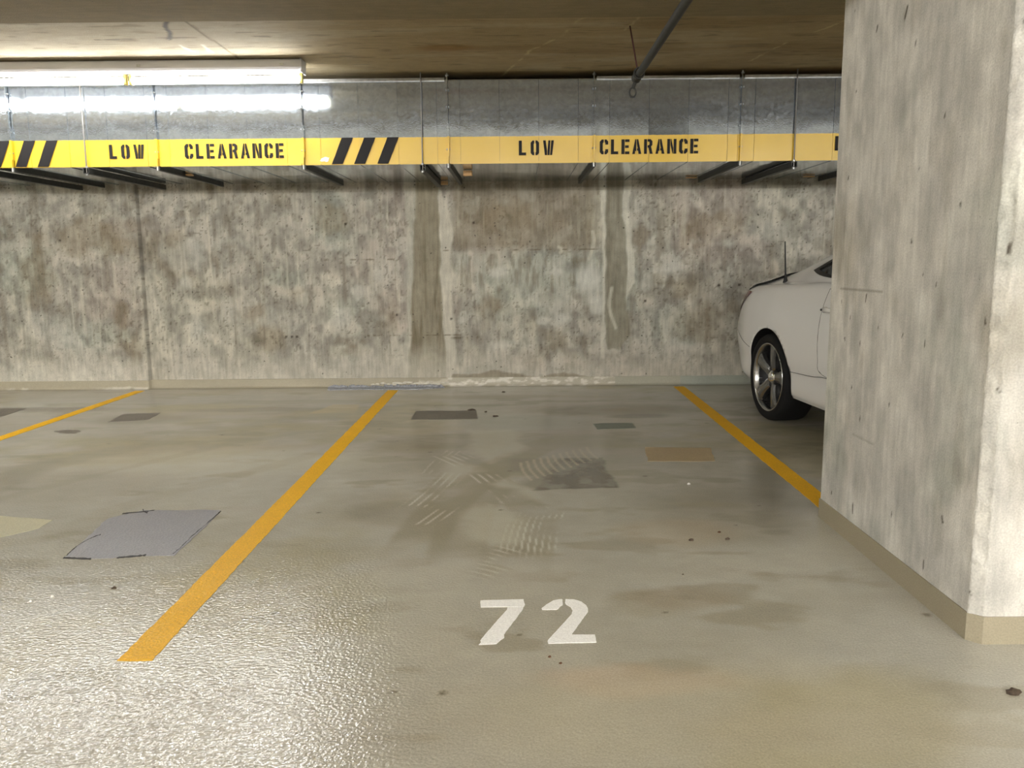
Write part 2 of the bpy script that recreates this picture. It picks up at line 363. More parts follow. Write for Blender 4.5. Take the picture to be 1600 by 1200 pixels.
# ------------------------------------------------------------------ setting: floor
def axis(segs):
    o = []
    for a, b, s in segs: o += list(np.arange(a, b-1e-6, s))
    o.append(segs[-1][1]); return np.array(o)
FB = np.array(lin(168, 164, 151))
def Z2(x, y): return fl(600+x*550/1600, 620+y*280/815)        # points read in the enlarged tyre-mark view
def floor_col(X, Y):
    C = np.broadcast_to(FB, X.shape+(3,)).copy()
    wx = X+.10*(fbm(X*3, Y*3, 5)-.5); wy = Y+.10*(fbm(X*3+9, Y*3+4, 6)-.5)
    n = fbm(X*.9, Y*1.3, 11, 5); C *= (.72+.54*n)[..., None]
    g = fbm(X*.7+4, Y*.9, 31, 4)
    C = lerp(C, lin(176, 174, 164), ss(.48, .72, g)*.55)            # greyer scuffed coating
    C = lerp(C, lin(150, 140, 104), ss(.50, .72, fbm(X*1.1+8, Y*1.6+3, 41, 4))*.6)
    C = lerp(C, lin(134, 126, 106), ss(.58, .72, fbm(X*2.6+5, Y*6+3, 43, 5))*.45)
    C *= (.93+.14*fbm(X*14, Y*20, 44, 4))[..., None]   # olive grime
    C = lerp(C, lin(168, 160, 148), ss(.5, .7, fbm(X*.5+3, Y*2.6, 51, 4))*.35)
    def blob(px, py, rx, ry, col, a, soft=.5):
        nonlocal C
        x0, y0 = fl(px, py); d = np.hypot((wx-x0)/rx, (wy-y0)/ry)+.35*(fbm(X*5, Y*5, int(px))-.5)
        C = lerp(C, col, (1-ss(1-soft, 1+soft*.4, d))*a)
    def poly(pts, col, a, soft=.02, wob=.04, raw=False):
        nonlocal C
        P = pts if raw else [fl(*p) for p in pts]
        d = dpoly(X+wob*(fbm(X*8, Y*8, 77)-.5), Y+wob*(fbm(X*8+5, Y*8, 78)-.5), P)
        C = lerp(C, col, (1-ss(-soft, soft, d))*a)
    dk = lin(118, 108, 82)
    blob(960, 640, .75, .28, lin(112, 102, 84), .55); blob(1000, 650, .3, .1, lin(96, 88, 76), .5)
    blob(700, 690, .5, .3, dk, .35); blob(610, 720, .3, .5, dk, .25); blob(1150, 800, .5, .5, dk, .35)
    blob(900, 690, .6, .25, lin(136, 128, 110), .4); blob(1230, 760, .25, .5, lin(110, 104, 84), .4)
    blob(40, 640, .8, .12, lin(96, 88, 76), .55); blob(215, 655, .5, .22, lin(120, 112, 96), .5)
    blob(420, 640, .8, .12, lin(124, 114, 96), .5); blob(470, 628, 1.0, .12, lin(130, 120, 100), .3)
    blob(130, 640, .5, .15, lin(122, 114, 98), .4); blob(560, 790, .25, .3, dk, .2)
    blob(620, 800, .25, .2, dk, .35); blob(1020, 940, .16, .12, lin(134, 120, 88), .25); blob(1060, 930, .2, .1, lin(140, 122, 96), .3)
    blob(990, 1060, .3, .1, lin(190, 164, 140), .4); blob(1060, 830, .3, .2, lin(166, 146, 116), .3)
    blob(330, 720, 1.1, .35, lin(190, 186, 168), .5); blob(820, 660, .5, .35, lin(168, 170, 158), .6)
    blob(760, 620, 1.2, .1, lin(152, 142, 124), .5); blob(1150, 1120, .8, .3, lin(180, 172, 146), .4)
    blob(700, 900, .5, .25, lin(186, 182, 168), .4); blob(660, 930, .3, .3, lin(186, 184, 172), .3)
    blob(60, 760, .8, .4, lin(150, 144, 128), .35)
    poly([(520, 632), (560, 632), (556, 646), (484, 646)], lin(178, 166, 130), .6)
    poly([(0, 730), (110, 715), (30, 760), (0, 770)], lin(140, 134, 120), .5, .06, .1)
    # curving tyre tracks of a turning car: dark swath with pale tread lines
    def track(pts, wd, a, lines, la, seed, pitch=.028, dcol=lin(142, 134, 112)):
        nonlocal C
        P = smoothline([Z2(*p) for p in pts]); d = dline(X, Y, P)+.006*(fbm(X*4, Y*4, seed)-.5)
        nd = np.minimum(np.hypot(X-P[0][0], Y-P[0][1]), np.hypot(X-P[-1][0], Y-P[-1][1])); fade = ss(.6*wd, 2.2*wd, nd)
        k = 1-ss(wd-.03, wd+.015, np.abs(d)); brk = ss(.2, .5, fbm(X*3, Y*3, seed+3))
        C = lerp(C, dcol, k*a*fade*(.35+.65*brk))
        if lines:
            s = ss(.35, .95, np.cos(2*math.pi*d/pitch)); s = s*(1-ss(wd, wd+.01, np.abs(d)))
            C = lerp(C, lin(216, 211, 196), s*la*.9*ss(1.0*wd, 1.5*wd, nd)*ss(.38, .62, fbm(X*5+3, Y*5, seed+9)))
    track([(130, 720), (200, 590), (330, 450), (450, 370), (560, 300), (720, 220), (930, 160)], .13, .75, 0, 0, 100)
    track([(330, 790), (350, 620), (400, 500), (480, 420), (560, 360)], .13, .6, 0, 0, 110)
    track([(640, 800), (655, 680), (680, 580), (720, 500)], .11, .5, 1, .7, 120)
    track([(260, 250), (400, 310), (520, 390), (690, 540)], .10, .55, 1, .7, 130, .045)
    track([(350, 690), (480, 710), (640, 760)], .10, .5, 1, .55, 135, .04)
    track([(330, 760), (480, 790), (600, 830)], .07, .4, 1, .5, 137, .04)
    track([(120, 520), (230, 430), (330, 330)], .07, .3, 1, .6, 140, .04)
    track([(130, 620), (220, 560), (330, 480)], .06, .3, 1, .6, 141, .04)
    track([(190, 370), (260, 290), (330, 235)], .06, .25, 1, .5, 142, .04)
    d = dpoly(X+.05*(fbm(X*9, Y*9, 177)-.5), Y+.04*(fbm(X*9+5, Y*9, 178)-.5), [fl(*p) for p in [(872, 716), (938, 715), (953, 738), (965, 762), (900, 764), (830, 766), (846, 752), (856, 735)]])
    C = lerp(C, lin(98, 92, 80), (1-ss(-.012, .012, d))*(.55+.4*ss(.35, .6, fbm(X*14, Y*14, 179, 5))))
    d = dpoly(X, Y, [fl(*p) for p in [(795, 716), (875, 716), (850, 766), (800, 764), (828, 745), (795, 735)]])
    C = lerp(C, lin(128, 120, 104), (1-ss(-.05, .04, d))*.7)
    # rolling radial scuffs across the dark worn patch
    for i in range(11):
        x = 620+i*30; P = [Z2(x, 300-i*7), Z2(x+14, 340-i*9), Z2(x+50, 380-i*10)]
        d = np.abs(dline(X, Y, smoothline(P))); C = lerp(C, lin(186, 178, 156), (1-ss(.004, .012, d))*.6)
    for q in ([(270, 350), (330, 300), (440, 335), (300, 390)], [(500, 400), (560, 375), (720, 450), (690, 478)],
              [(390, 520), (450, 480), (630, 560), (600, 690), (370, 650)], [(380, 250), (480, 300), (650, 235), (600, 150), (400, 150)]):
        poly([Z2(*p) for p in q], lin(184, 180, 162), .7, .05, .10, True)
    # long faint wheel path at the left
    for pts, wd, a in (([(0, 745), (200, 700), (420, 660), (600, 640)], .12, .35), ([(0, 780), (160, 740), (380, 690), (560, 665)], .05, .25),
                       ([(0, 850), (90, 836), (200, 790), (420, 730), (560, 690)], .07, .2)):
        d = np.abs(dline(X, Y, smoothline([fl(*p) for p in pts])))+.06*(fbm(X*4, Y*4, 8)-.5)
        C = lerp(C, lin(146, 140, 122), (1-ss(wd*.5, wd*1.3, d))*a)
    # sealed ring stain at lower left
    x0, y0 = fl(50, 1075); d = np.abs(np.hypot(X-x0, (Y-y0)*1.0)-.055)
    C = lerp(C, lin(120, 112, 98), (1-ss(.006, .016, d))*.6)
    # pale dust along the pillar and darker line against the skirting
    d = dpoly(X, Y, [(1.362, 2.29), (1.362, 3.53), (1.72, 3.53), (1.72, 2.29)])
    C = lerp(C, lin(190, 188, 178), (1-ss(.02, .22, np.abs(d)))*.35)
    d = YW-Y; C = lerp(C, lin(140, 132, 114), (1-ss(0, .12, d+.05*(fbm(X*6, Y*2, 9)-.5)))*.5)
    # scattered small dark spots
    rg = np.random.RandomState(4)
    for i in range(46):
        x0 = rg.uniform(-3.2, 1.6); y0 = rg.uniform(1.6, 6.8); r = rg.uniform(.006, .016)
        mk = (np.abs(X-x0) < .05) & (np.abs(Y-y0) < .05)
        if mk.any():
            sub = C[mk]; a = 1-ss(r*.5, r*1.3, np.hypot(X[mk]-x0, (Y[mk]-y0)*1.2)); C[mk] = lerp(sub, lin(88, 78, 62), a*.7)
    return C
fx = axis([(-10, -4.8, .4), (-4.8, -1.6, .016), (-1.6, 1.7, .0085), (1.7, 2.6, .02), (2.6, 9, .4)])
fy = axis([(-12, 1.2, .4), (1.2, 2.6, .012), (2.6, 5.4, .0085), (5.4, YW, .013)])
floor = grid_mesh('floor', fx, fy, lambda U, V: (U, V, 0*U), floor_col, M['floor']); tag(floor, kind='structure')

def fplate(name, pts, mat, th, parent=floor, jit=0, step=None, seed=1, px=True):
    P = [fl(*p) for p in pts] if px else pts
    return plate(P, th, lambda x, y, h: (x, y, h), jit, step, seed).build(name, mat, parent)
pt = fplate('floor_patch', [(167, 811), (200, 803), (225, 797), (262, 798), (300, 797), (345, 797), (322, 822), (296, 846), (272, 868), (215, 869), (160, 873), (100, 872), (132, 845)], M['patch_blue'], .0016, jit=.004, step=.03, seed=2)
pt['label'] = 'blue-grey square patch with cracked black edges'
for i, cr in enumerate(([(98, 872), (118, 873), (142, 874)], [(182, 872), (205, 870), (228, 868)], [(190, 803), (215, 801), (240, 798)], [(345, 799), (330, 812), (300, 838)],
                        [(300, 838), (285, 853), (270, 866)], [(140, 842), (150, 838), (157, 836)], [(104, 868), (118, 855), (140, 842)], [(222, 797), (226, 801), (230, 802)])):
    P = [fl(*p) for p in smoothline(cr, 6)]; rnd = random.Random(i); L_, R_ = [], []
    wv = [.009, .010, .011, .007, .003, .008, .003, .016][i]
    for j, (x, y) in enumerate(P):
        w_ = wv*(.3+rnd.random()); L_.append((x+rnd.uniform(-.003, .003), y+w_)); R_.append((x+w_*.4, y-w_*.5))
    fplate('crack', L_+R_[::-1], M['crack'], .0024, seed=i, px=False)
pt = fplate('floor_patch', [(650, 642), (744, 642), (746, 655), (641, 656)], M['patch_dark'], .0014, jit=.003, step=.05, seed=3); pt['label'] = 'dark grey rectangle beyond the tyre marks'
pt = fplate('floor_patch', [(1008, 699), (1110, 700), (1118, 721), (1012, 721)], M['patch_tan'], .0014, jit=.005, step=.04, seed=5); pt['label'] = 'tan rectangle near right stall line'
pt = fplate('floor_patch', [(925, 662), (988, 661), (993, 669), (934, 671)], M['patch_green'], .0014, jit=.004, step=.04, seed=6); pt['label'] = 'small green-grey rectangle'
pt = fplate('floor_patch', [(-120, 640), (42, 638), (0, 652), (-160, 668)], M['patch_dark'], .0014, jit=.004, step=.06, seed=7); pt['label'] = 'dark patch beyond far left line'
pt = fplate('floor_patch', [(192, 647), (252, 645), (232, 656), (168, 660)], M['patch_dark'], .0010, jit=.006, step=.04, seed=8)
pt = fplate('floor_patch', [(-90, 800), (0, 806), (82, 813), (60, 826), (0, 840), (-120, 850)], M['patch_cream'], .0012, jit=.004, step=.05, seed=9); pt['label'] = 'cream patch at left edge'
fplate('oil_spot', [(84, 674), (96, 672), (122, 672), (127, 674), (118, 678), (92, 677)], M['patch_dark'], .001, jit=.006, step=.03, seed=12)

# ------------------------------------------------------------------ setting: walls
WB = np.array(lin(166, 162, 151))
def wall_col(X, Z):
    C = np.broadcast_to(WB, X.shape+(3,)).copy()
    wx = X+.05*(fbm(X*5, Z*5, 3)-.5); wz = Z+.06*(fbm(X*5+7, Z*5, 4)-.5)
    C *= (.80+.4*fbm(X*2.2, Z*1.6, 21, 5))[..., None]
    C = lerp(C, lin(126, 112, 84), ss(.52, .74, fbm(X*2.5+2, Z*2.2+3, 22, 5))*.45)
    C = lerp(C, lin(186, 183, 168), ss(.52, .7, fbm(X*2.4+6, Z*2.0+1, 23, 6))*.6)
    C = lerp(C, lin(150, 160, 148), ss(.55, .7, fbm(X*1.3+1, Z*1.9+8, 24, 5))*.35)
    C = lerp(C, lin(160, 146, 136), ss(.55, .7, fbm(X*1.1+5, Z*1.3+2, 25, 5))*.35)
    f1 = fbm(X*13, Z*9, 71, 6); C *= (.72+.56*ss(.25, .75, f1))[..., None]
    C = lerp(C, lin(208, 206, 194), ss(.57, .66, fbm(X*8+3, Z*6+1, 72, 6))*ss(.42, .6, fbm(X*1.8, Z*1.8, 73))*.42)
    C = lerp(C, lin(112, 102, 82), ss(.58, .68, fbm(X*9+1, Z*7+8, 74, 6))*ss(.42, .6, fbm(X*1.4+4, Z*1.6, 75))*.36)
    C = lerp(C, lin(90, 82, 68), ss(.70, .78, fbm(X*60, Z*50, 76, 2))*.5)
    # vertical rain-like streaks: pale and dark
    st = fbm(X*34, Z*1.3, 26, 3); C = lerp(C, lin(196, 192, 176), ss(.62, .8, st)*ss(.4, .6, fbm(X*2, Z*2+5, 27))*.55)
    st = fbm(X*22+3, Z*.9, 28, 3); C = lerp(C, lin(120, 110, 92), ss(.6, .8, st)*.3)
    # darker, browner upper lift in the middle bay; pale broken zone at mid height
    x0, x1 = wl(705, 400)[0], wl(940, 400)[0]
    mid = ss(x0-.03, x0+.05, wx)*(1-ss(x1-.05, x1+.03, wx))
    zt = wl(800, 392)[1]
    C = lerp(C, lin(126, 116, 94), mid*ss(zt-.03, zt+.06, wz)*.5)
    zone = mid*(1-ss(zt-.08, zt, wz))*ss(zt-.72, zt-.2, wz)
    C = lerp(C, lin(178, 178, 166), zone*ss(.42, .62, fbm(X*9, Z*3, 29, 5))*.75)
    C = lerp(C, lin(120, 112, 92), zone*ss(.55, .7, fbm(X*30, Z*6, 30, 3))*.5)
    def poly(pts, col, a, soft=.012, wob=.05, f=7):
        wob *= 1.6
        nonlocal C
        d = dpoly(X+wob*(fbm(X*f, Z*f, 77)-.5), Z+wob*(fbm(X*f+5, Z*f, 78)-.5), [wl(*p) for p in pts]); C = lerp(C, col, (1-ss(-soft, soft, d))*a)
    def blob(px, py, rx, rz, col, a):
        nonlocal C
        x0, z0 = wl(px, py); d = np.hypot((wx-x0)/rx, (wz-z0)/rz)+1.5*(fbm(X*8, Z*7, int(px), 6)-.5)
        C = lerp(C, col, (1-ss(.35, 1.15, d))*a)
    pale = lin(200, 200, 190)
    for b in ((920, 440, .14, .16, .9), (935, 475, .1, .12, .8), (880, 500, .12, .08, .8), (780, 425, .12, .05, .8), (870, 425, .08, .06, .6), (590, 430, .08, .12, .5), (1040, 420, .2, .08, .5),
              (1010, 440, .06, .1, .5), (285, 400, .22, .14, .4), (290, 440, .1, .08, .55), (310, 510, .1, .1, .4), (1135, 380, .12, .08, .5), (560, 455, .08, .08, .5), (95, 520, .4, .2, .35),
              (1060, 540, .2, .1, .4), (720, 500, .05, .06, .6), (850, 500, .07, .04, .6), (980, 400, .06, .12, .6), (530, 500, .12, .12, .4), (330, 380, .5, .05, .2), (420, 500, .3, .15, .25),
              (700, 560, .08, .07, .6), (790, 540, .2, .06, .4), (640, 420, .06, .25, .35), (1200, 360, .2, .1, .3)):
        blob(b[0], b[1], b[2], b[3], pale, b[4])
    brn = lin(124, 108, 80)
    for b in ((150, 370, .5, .2, .45), (60, 430, .2, .35, .4), (520, 340, .25, .15, .4), (800, 340, .5, .15, .3), (770, 480, .15, .1, .45), (1110, 350, .3, .15, .35), (190, 500, .1, .25, .4),
              (395, 490, .12, .1, .45), (540, 550, .2, .08, .4), (1100, 500, .35, .2, .4), (1000, 370, .15, .1, .35), (610, 500, .1, .2, .3)):
        blob(b[0], b[1], b[2], b[3], brn, b[4])
    # trowelled repair bands with pale feathered borders
    poly([(632, 280), (652, 280), (650, 400), (646, 500), (646, 600), (628, 598), (636, 500), (638, 400)], lin(186, 184, 170), .6, .012, .03)
    poly([(682, 290), (700, 320), (706, 345), (704, 400), (708, 480), (712, 600), (694, 600), (688, 440), (684, 350)], lin(198, 194, 180), .85, .012, .04)
    b1 = [(650, 270), (684, 270), (686, 350), (689, 440), (694, 520), (698, 606), (636, 606), (642, 540), (644, 460), (646, 400), (648, 320)]
    poly(b1, lin(142, 135, 116), .9, .010, .03)
    inside = 1-ss(-.02, .01, dpoly(X, Z, [wl(*p) for p in b1]))
    C = lerp(C, lin(108, 98, 78), inside*ss(.5, .72, fbm(X*26, Z*2.5, 61, 4))*(1-ss(.75, 1.15, Z)*.4)*.75)
    C = lerp(C, lin(160, 156, 138), inside*ss(.5, .7, fbm(X*14+8, Z*2, 62, 4))*(1-ss(.2, .7, Z))*.7)
    poly([(934, 280), (946, 280), (948, 330), (946, 480), (944, 560), (938, 560), (942, 420), (940, 340)], lin(204, 202, 188), .75, .008, .02)
    poly([(972, 275), (986, 280), (984, 330), (988, 380), (992, 440), (976, 470), (976, 380), (972, 320)], lin(204, 202, 188), .8, .010, .03)
    b2 = [(946, 270), (974, 270), (974, 330), (981, 380), (978, 460), (985, 520), (970, 546), (950, 544), (944, 500), (946, 400)]
    poly(b2, lin(140, 136, 120), .9, .010, .03)
    C = lerp(C, lin(124, 118, 102), (1-ss(-.02, .01, dpoly(X, Z, [wl(*p) for p in b2])))*ss(.5, .7, fbm(X*12, Z*2.2, 66, 4))*.6)
    for pts in ([(926, 362), (928, 380), (920, 404)], [(956, 450), (952, 480), (962, 512)], [(873, 386), (878, 390), (875, 395)]):
        d = np.abs(dline(X, Z, smoothline([wl(*p) for p in pts]))); C = lerp(C, lin(200, 196, 180), (1-ss(.008, .022, d))*.7)
    # pale efflorescence along the bottom, brown lime flakes, form joints, tie marks
    bt = 1-ss(.14, .42, Z+.25*(fbm(X*3, Z*2, 33)-.5)); C = lerp(C, lin(192, 188, 174), bt*.6)
    poly([(704, 597), (706, 584), (745, 584), (780, 578), (800, 586), (840, 590), (880, 584), (900, 586), (935, 592), (940, 599)], lin(132, 122, 102), .7, .006, .05)
    for px, py, a in ((328, 400, .6), (205, 340, .3), (598, 400, .2), (1000, 400, .15), (1130, 400, .2), (20, 400, .3)):
        x0 = wl(px, py)[0]; d = np.abs(X-x0+.008*(fbm(Z*6, X*0, 5)-.5))
        C = lerp(C, lin(206, 200, 184), (1-ss(.003, .013, d))*ss(.35, .6, fbm(X*3, Z*9, int(px)))*a)
    for py, xa, xb in ((524, 560, 745), (527, 705, 750), (530, 705, 748), (405, 500, 640), (392, 690, 935)):
        z0 = wl(650, py)[1]; d = np.abs(Z-z0); k = (X > wl(xa, py)[0]) & (X < wl(xb, py)[0])
        C = lerp(C, lin(104, 94, 76), (1-ss(.002, .009, d))*k*ss(.45, .6, fbm(X*20, Z, 12))*.8)
    for px, py in ((705, 498), (1123, 446), (1155, 445), (1124, 446), (447, 526), (456, 526), (464, 526), (620, 492), (740, 348), (1008, 470), (540, 350), (240, 325), (98, 376)):
        x0, z0 = wl(px, py); C = lerp(C, lin(60, 52, 42), (1-ss(.006, .016, np.hypot(X-x0, Z-z0)))*.9)
    # faint scratched handwriting beside the first repair band
    for pts in ([(604, 344), (606, 352)], [(610, 344), (612, 352), (616, 345), (619, 352)], [(622, 352), (625, 344), (628, 352)], [(632, 345), (632, 352)], [(637, 346), (633, 349), (638, 351)],
                [(612, 366), (616, 372)], [(622, 364), (620, 372), (626, 368)], [(630, 364), (634, 370)]):
        d = np.abs(dline(X, Z, [wl(*p) for p in pts])); C = lerp(C, lin(112, 104, 88), (1-ss(.003, .010, d))*.5)
    C *= (1-.25*(1-ss(.0, .02, np.abs(X+3.455))))[..., None]  # shade at the wall step painted in as a darker line
    return C
def wall3(U, V):
    y = YW-.045*(U < -3.455); return (U, y+0*V, V)
wx_ = np.sort(np.concatenate([axis([(-10, -5.2, .4), (-5.2, 3.0, .011), (3.0, 5.5, .03), (5.5, 9, .3)]), [-3.4551, -3.4549]]))
wz_ = axis([(0, 1.95, .011), (1.95, ZC, .1)])
wall = grid_mesh('wall_back', wx_, wz_, wall3, wall_col, M['wall']); tag(wall, kind='structure')
def slab(name, x0, x1, y0, y1, z0, z1, rgb, mat, kind='structure', parent=None):
    o = MB().box(x0, x1, y0, y1, z0, z1).build(name, mat, parent)
    a = o.data.color_attributes.new('paint', 'FLOAT_COLOR', 'POINT'); a.data.foreach_set('color', np.array([(*rgb, 1)]*8, 'f4').ravel())
    if kind: tag(o, kind=kind)
    return o
GREY = lin(158, 152, 138)
slab('wall_left', -10.2, -10, -12, YW, 0, ZC, GREY, M['wall'])
slab('wall_right', 9, 9.2, -12, YW, 0, ZC, GREY, M['wall'])
slab('wall_front', -10, 9, -12.2, -12, 0, ZC, GREY, M['wall'])

# coated upstand at the foot of the back wall
def skirt_col(U, V):
    C = np.broadcast_to(np.array(lin(156, 148, 126)), U.shape+(3,)).copy(); C *= (.88+.24*fbm(U*3, V*8, 5))[..., None]
    xa, xb, xc, xd = wl(700, 600)[0], wl(960, 600)[0], wl(1062, 600)[0], wl(655, 600)[0]
    flake = ((U > xa) & (U < xb)); C = lerp(C, lin(178, 172, 154), flake*.7)
    C = lerp(C, lin(216, 212, 200), flake*ss(.5, .62, fbm(U*16, V*40, 6, 4))*.8)
    C = lerp(C, lin(168, 168, 152), ((U > xb) & (U < xc))*.6)
    C = lerp(C, lin(152, 160, 150), (U > xc)*.75)
    C = lerp(C, lin(196, 190, 172), ((U > xd) & (U < xa))*ss(.4, .6, fbm(U*9, V*30, 7))*.8)
    C = lerp(C, lin(204, 198, 182), (U < wl(235, 600)[0])*(1-ss(.012, .03, V+.02*(fbm(U*14, V*5, 8)-.5)))*ss(.45, .6, fbm(U*6, V*3, 9))*.7)
    C = lerp(C, lin(96, 90, 76), (1-ss(0, .006, V))*.5)
    return C
sk = grid_mesh('baseboard_back', wx_, np.array([0, .004, .01, .016, .022, .03, .04, .05, .06, .07, .078, .082, .0825]),
    lambda U, V: (U, YW-.045*(U < -3.455)-.012*(V < .0822)-.02*np.clip(1-V/.02, 0, 1)**2, V), skirt_col, M['skirt']); tag(sk, kind='structure')

# ------------------------------------------------------------------ setting: ceiling with a shallow beam toward the aisle
def ceil_col(X, Y):
    C = np.broadcast_to(np.array(lin(150, 132, 96)), X.shape+(3,)).copy()
    C *= (.82+.36*fbm(X*1.2, Y*2.5, 91, 5))[..., None]
    C = lerp(C, lin(120, 98, 62), ss(.5, .7, fbm(X*.9+3, Y*4, 92, 5))*.5)
    C = lerp(C, lin(170, 158, 128), ss(.55, .72, fbm(X*1.6+8, Y*6, 93, 4))*.4)
    C = lerp(C, lin(172, 164, 144), (1-ss(-1.9, -.7, X+.3*(fbm(X*2, Y*2, 94)-.5)))*.6)     # paler, greyer left side: the lamp's light put into the colour
    C = lerp(C, lin(92, 80, 58), ss(.66, .78, fbm(X*5, Y*26, 95, 3))*.45)
    def ln(pts, col, a, w_, brk=0):
        nonlocal C
        d = np.abs(dline(X, Y, [ce(*p) for p in pts])+.02*(fbm(X*9, Y*9, 96)-.5)); k = (1-ss(w_*.4, w_, d))*a
        if brk: k = k*ss(.42, .6, fbm(X*8, Y*8, 97))
        C = lerp(C, col, k)
    ln([(258, 20), (262, 32), (259, 42), (266, 52), (263, 62)], lin(50, 42, 34), .9, .02)
    ln([(278, 24), (330, 62), (381, 96)], lin(96, 84, 62), .8, .011)
    ln([(150, 62), (250, 60), (420, 57)], lin(90, 80, 64), .7, .02, 1)
    ln([(262, 62), (300, 80), (322, 86)], lin(214, 208, 190), .7, .012, 1); ln([(316, 70), (330, 82)], lin(214, 208, 190), .8, .012)
    ln([(785, 118), (830, 78), (880, 55), (905, 30), (1000, 10)], lin(196, 178, 130), .6, .012, 1)
    ln([(1140, 110), (1230, 66), (1290, 44), (1330, 28)], lin(196, 178, 130), .6, .012, 1)
    ln([(975, 48), (1000, 25), (1030, 0)], lin(190, 172, 130), .5, .01, 1)
    x0, y0 = ce(700, 75); C = lerp(C, lin(128, 92, 44), (1-ss(.3, 1.2, np.hypot((X-x0)/.25, (Y-y0)/.1)+.8*(fbm(X*9, Y*9, 98)-.5)))*.6)
    C = lerp(C, lin(236, 234, 228), 1-ss(4.1, 4.15, Y))                                      # aisle bays are painted white
    return C
cx_ = axis([(-10, -4.6, .4), (-4.6, 2.6, .014), (2.6, 9, .4)]); cy_ = axis([(-12, 4.2, .4), (4.2, YW, .014)])
ceil = grid_mesh('ceiling', cx_, cy_, lambda U, V: (U, V, ZC+0*U), ceil_col, M['ceiling'], flip=True); tag(ceil, kind='structure')
slab('beam', -10, 9, 4.15, 4.60, ZC-.07, ZC, lin(128, 114, 84), M['ceiling'], kind=None, parent=ceil)

# ------------------------------------------------------------------ pillar
PX0, PX1, PY0, PY1 = 1.363, 1.72, 2.300, 3.530
def pil_col(U, V):
    C = np.broadcast_to(np.array(lin(188, 185, 177)), U.shape+(3,)).copy()
    C *= (.86+.28*fbm(U*2.5, V*1.2, 201, 5))[..., None]
    C = lerp(C, lin(196, 192, 182), ss(.52, .7, fbm(U*5+3, V*2, 202, 5))*ss(1.9, .3, V)*.7)
    C = lerp(C, lin(132, 124, 104), ss(.55, .75, fbm(U*3, V*1.6+5, 203, 5))*.5)
    C = lerp(C, lin(150, 156, 144), ss(.55, .7, fbm(U*2+9, V*1.5+2, 204, 4))*.4)
    C = lerp(C, lin(200, 198, 190), ss(.6, .78, fbm(U*14, V*4, 205, 4))*.35)
    C = lerp(C, lin(130, 122, 106), ss(.62, .8, fbm(U*12+4, V*4, 206, 4))*.3)
    C = lerp(C, lin(190, 188, 182), (1-ss(.1, .5, V+.3*(fbm(U*4, V*2, 208)-.5)))*.45)
    f1 = fbm(U*11, V*6, 221, 6); C *= (.84+.32*ss(.25, .75, f1))[..., None]
    rg = np.random.RandomState(11)
    for i in range(62):
        u0 = rg.uniform(0, 1.9); v0 = rg.uniform(.1, 2.5); a = rg.uniform(-.5, .5); ln_ = rg.uniform(.002, .011)*(2 if i % 9 == 0 else 1); r = rg.uniform(.0022, .0042)*(1.5 if i % 9 == 0 else 1)
        mk = (np.abs(U-u0) < .06) & (np.abs(V-v0) < .06)
        if mk.any():
            d = np.abs(dline(U[mk], V[mk], [(u0-a*ln_, v0-ln_), (u0+a*ln_, v0+ln_)])); C[mk] = lerp(C[mk], lin(66, 58, 46), (1-ss(r*.6, r*1.8, d))*.9)
    for v0, ua, ub in ((1.03, 0.1, .5), (.45, .3, .5)):
        C = lerp(C, lin(110, 102, 88), (1-ss(.001, .006, np.abs(V-v0)))*((U > ua) & (U < ub))*.6)
    return C
LS, CH = PY1-PY0-.03, .03
us = np.concatenate([np.linspace(0, LS, 200), np.linspace(LS, LS+CH*1.414, 8)[1:], np.linspace(LS+CH*1.414, LS+CH*1.414+PX1-PX0-CH, 60)[1:]])
us = np.concatenate([us, [us[-1]+1.0, us[-1]+1.9]])
def pil3(U, V):
    a = LS; b = LS+CH*1.414; c = b+PX1-PX0-CH
    x = np.where(U <= a, PX0, np.where(U <= b, PX0+(U-a)/1.414, np.where(U <= c, PX0+CH+U-b, PX1)))
    y = np.where(U <= a, PY1-U, np.where(U <= b, PY0+CH-(U-a)/1.414, np.where(U <= c, PY0, PY0+np.clip((U-c)/1.0, 0, 1)*(PY1-PY0))))
    x = np.where(U > c+1.5, PX0, x); y = np.where(U > c+1.5, PY1, y)
    r = ((U > a-.006) & (U < b+.006)); e = .010*(vnoise(V*26, U*40, 301)-.5)+.006*(vnoise(V*90, U*60, 302)-.5)
    x = x-e*r*.8; y = y-e*r*.5
    return (x, y, V)
pil = grid_mesh('pillar', us, np.linspace(0, ZC, 300), pil3, pil_col, M['pillar'])
tag(pil, 'thick bare concrete pillar with chamfered corner and beige painted foot, standing at right', 'pillar')
def box_ring(x0, x1, y0, y1, z0, z1, ch, o):
    pts = [(x0-o, y1+o), (x0-o, y0+ch-o*.4), (x0+ch-o*.4, y0-o), (x1+o, y0-o), (x1+o, y1+o)]
    m_ = MB(); k = len(pts)
    m_.add([(x, y, z0) for x, y in pts]+[(x, y, z1) for x, y in pts], [(i, (i+1) % k, k+(i+1) % k, k+i) for i in range(k)]+[tuple(range(k, 2*k))])
    return m_
o = box_ring(PX0, PX1, PY0, PY1, 0, .086, .03, .005).build('painted_foot', None, pil)
a = o.data.color_attributes.new('paint', 'FLOAT_COLOR', 'POINT'); a.data.foreach_set('color', np.array([(*lin(146, 137, 115), 1)]*len(o.data.vertices), 'f4').ravel())
o.data.materials.append(M['skirt']); o['label'] = 'beige coating turned up the pillar foot'

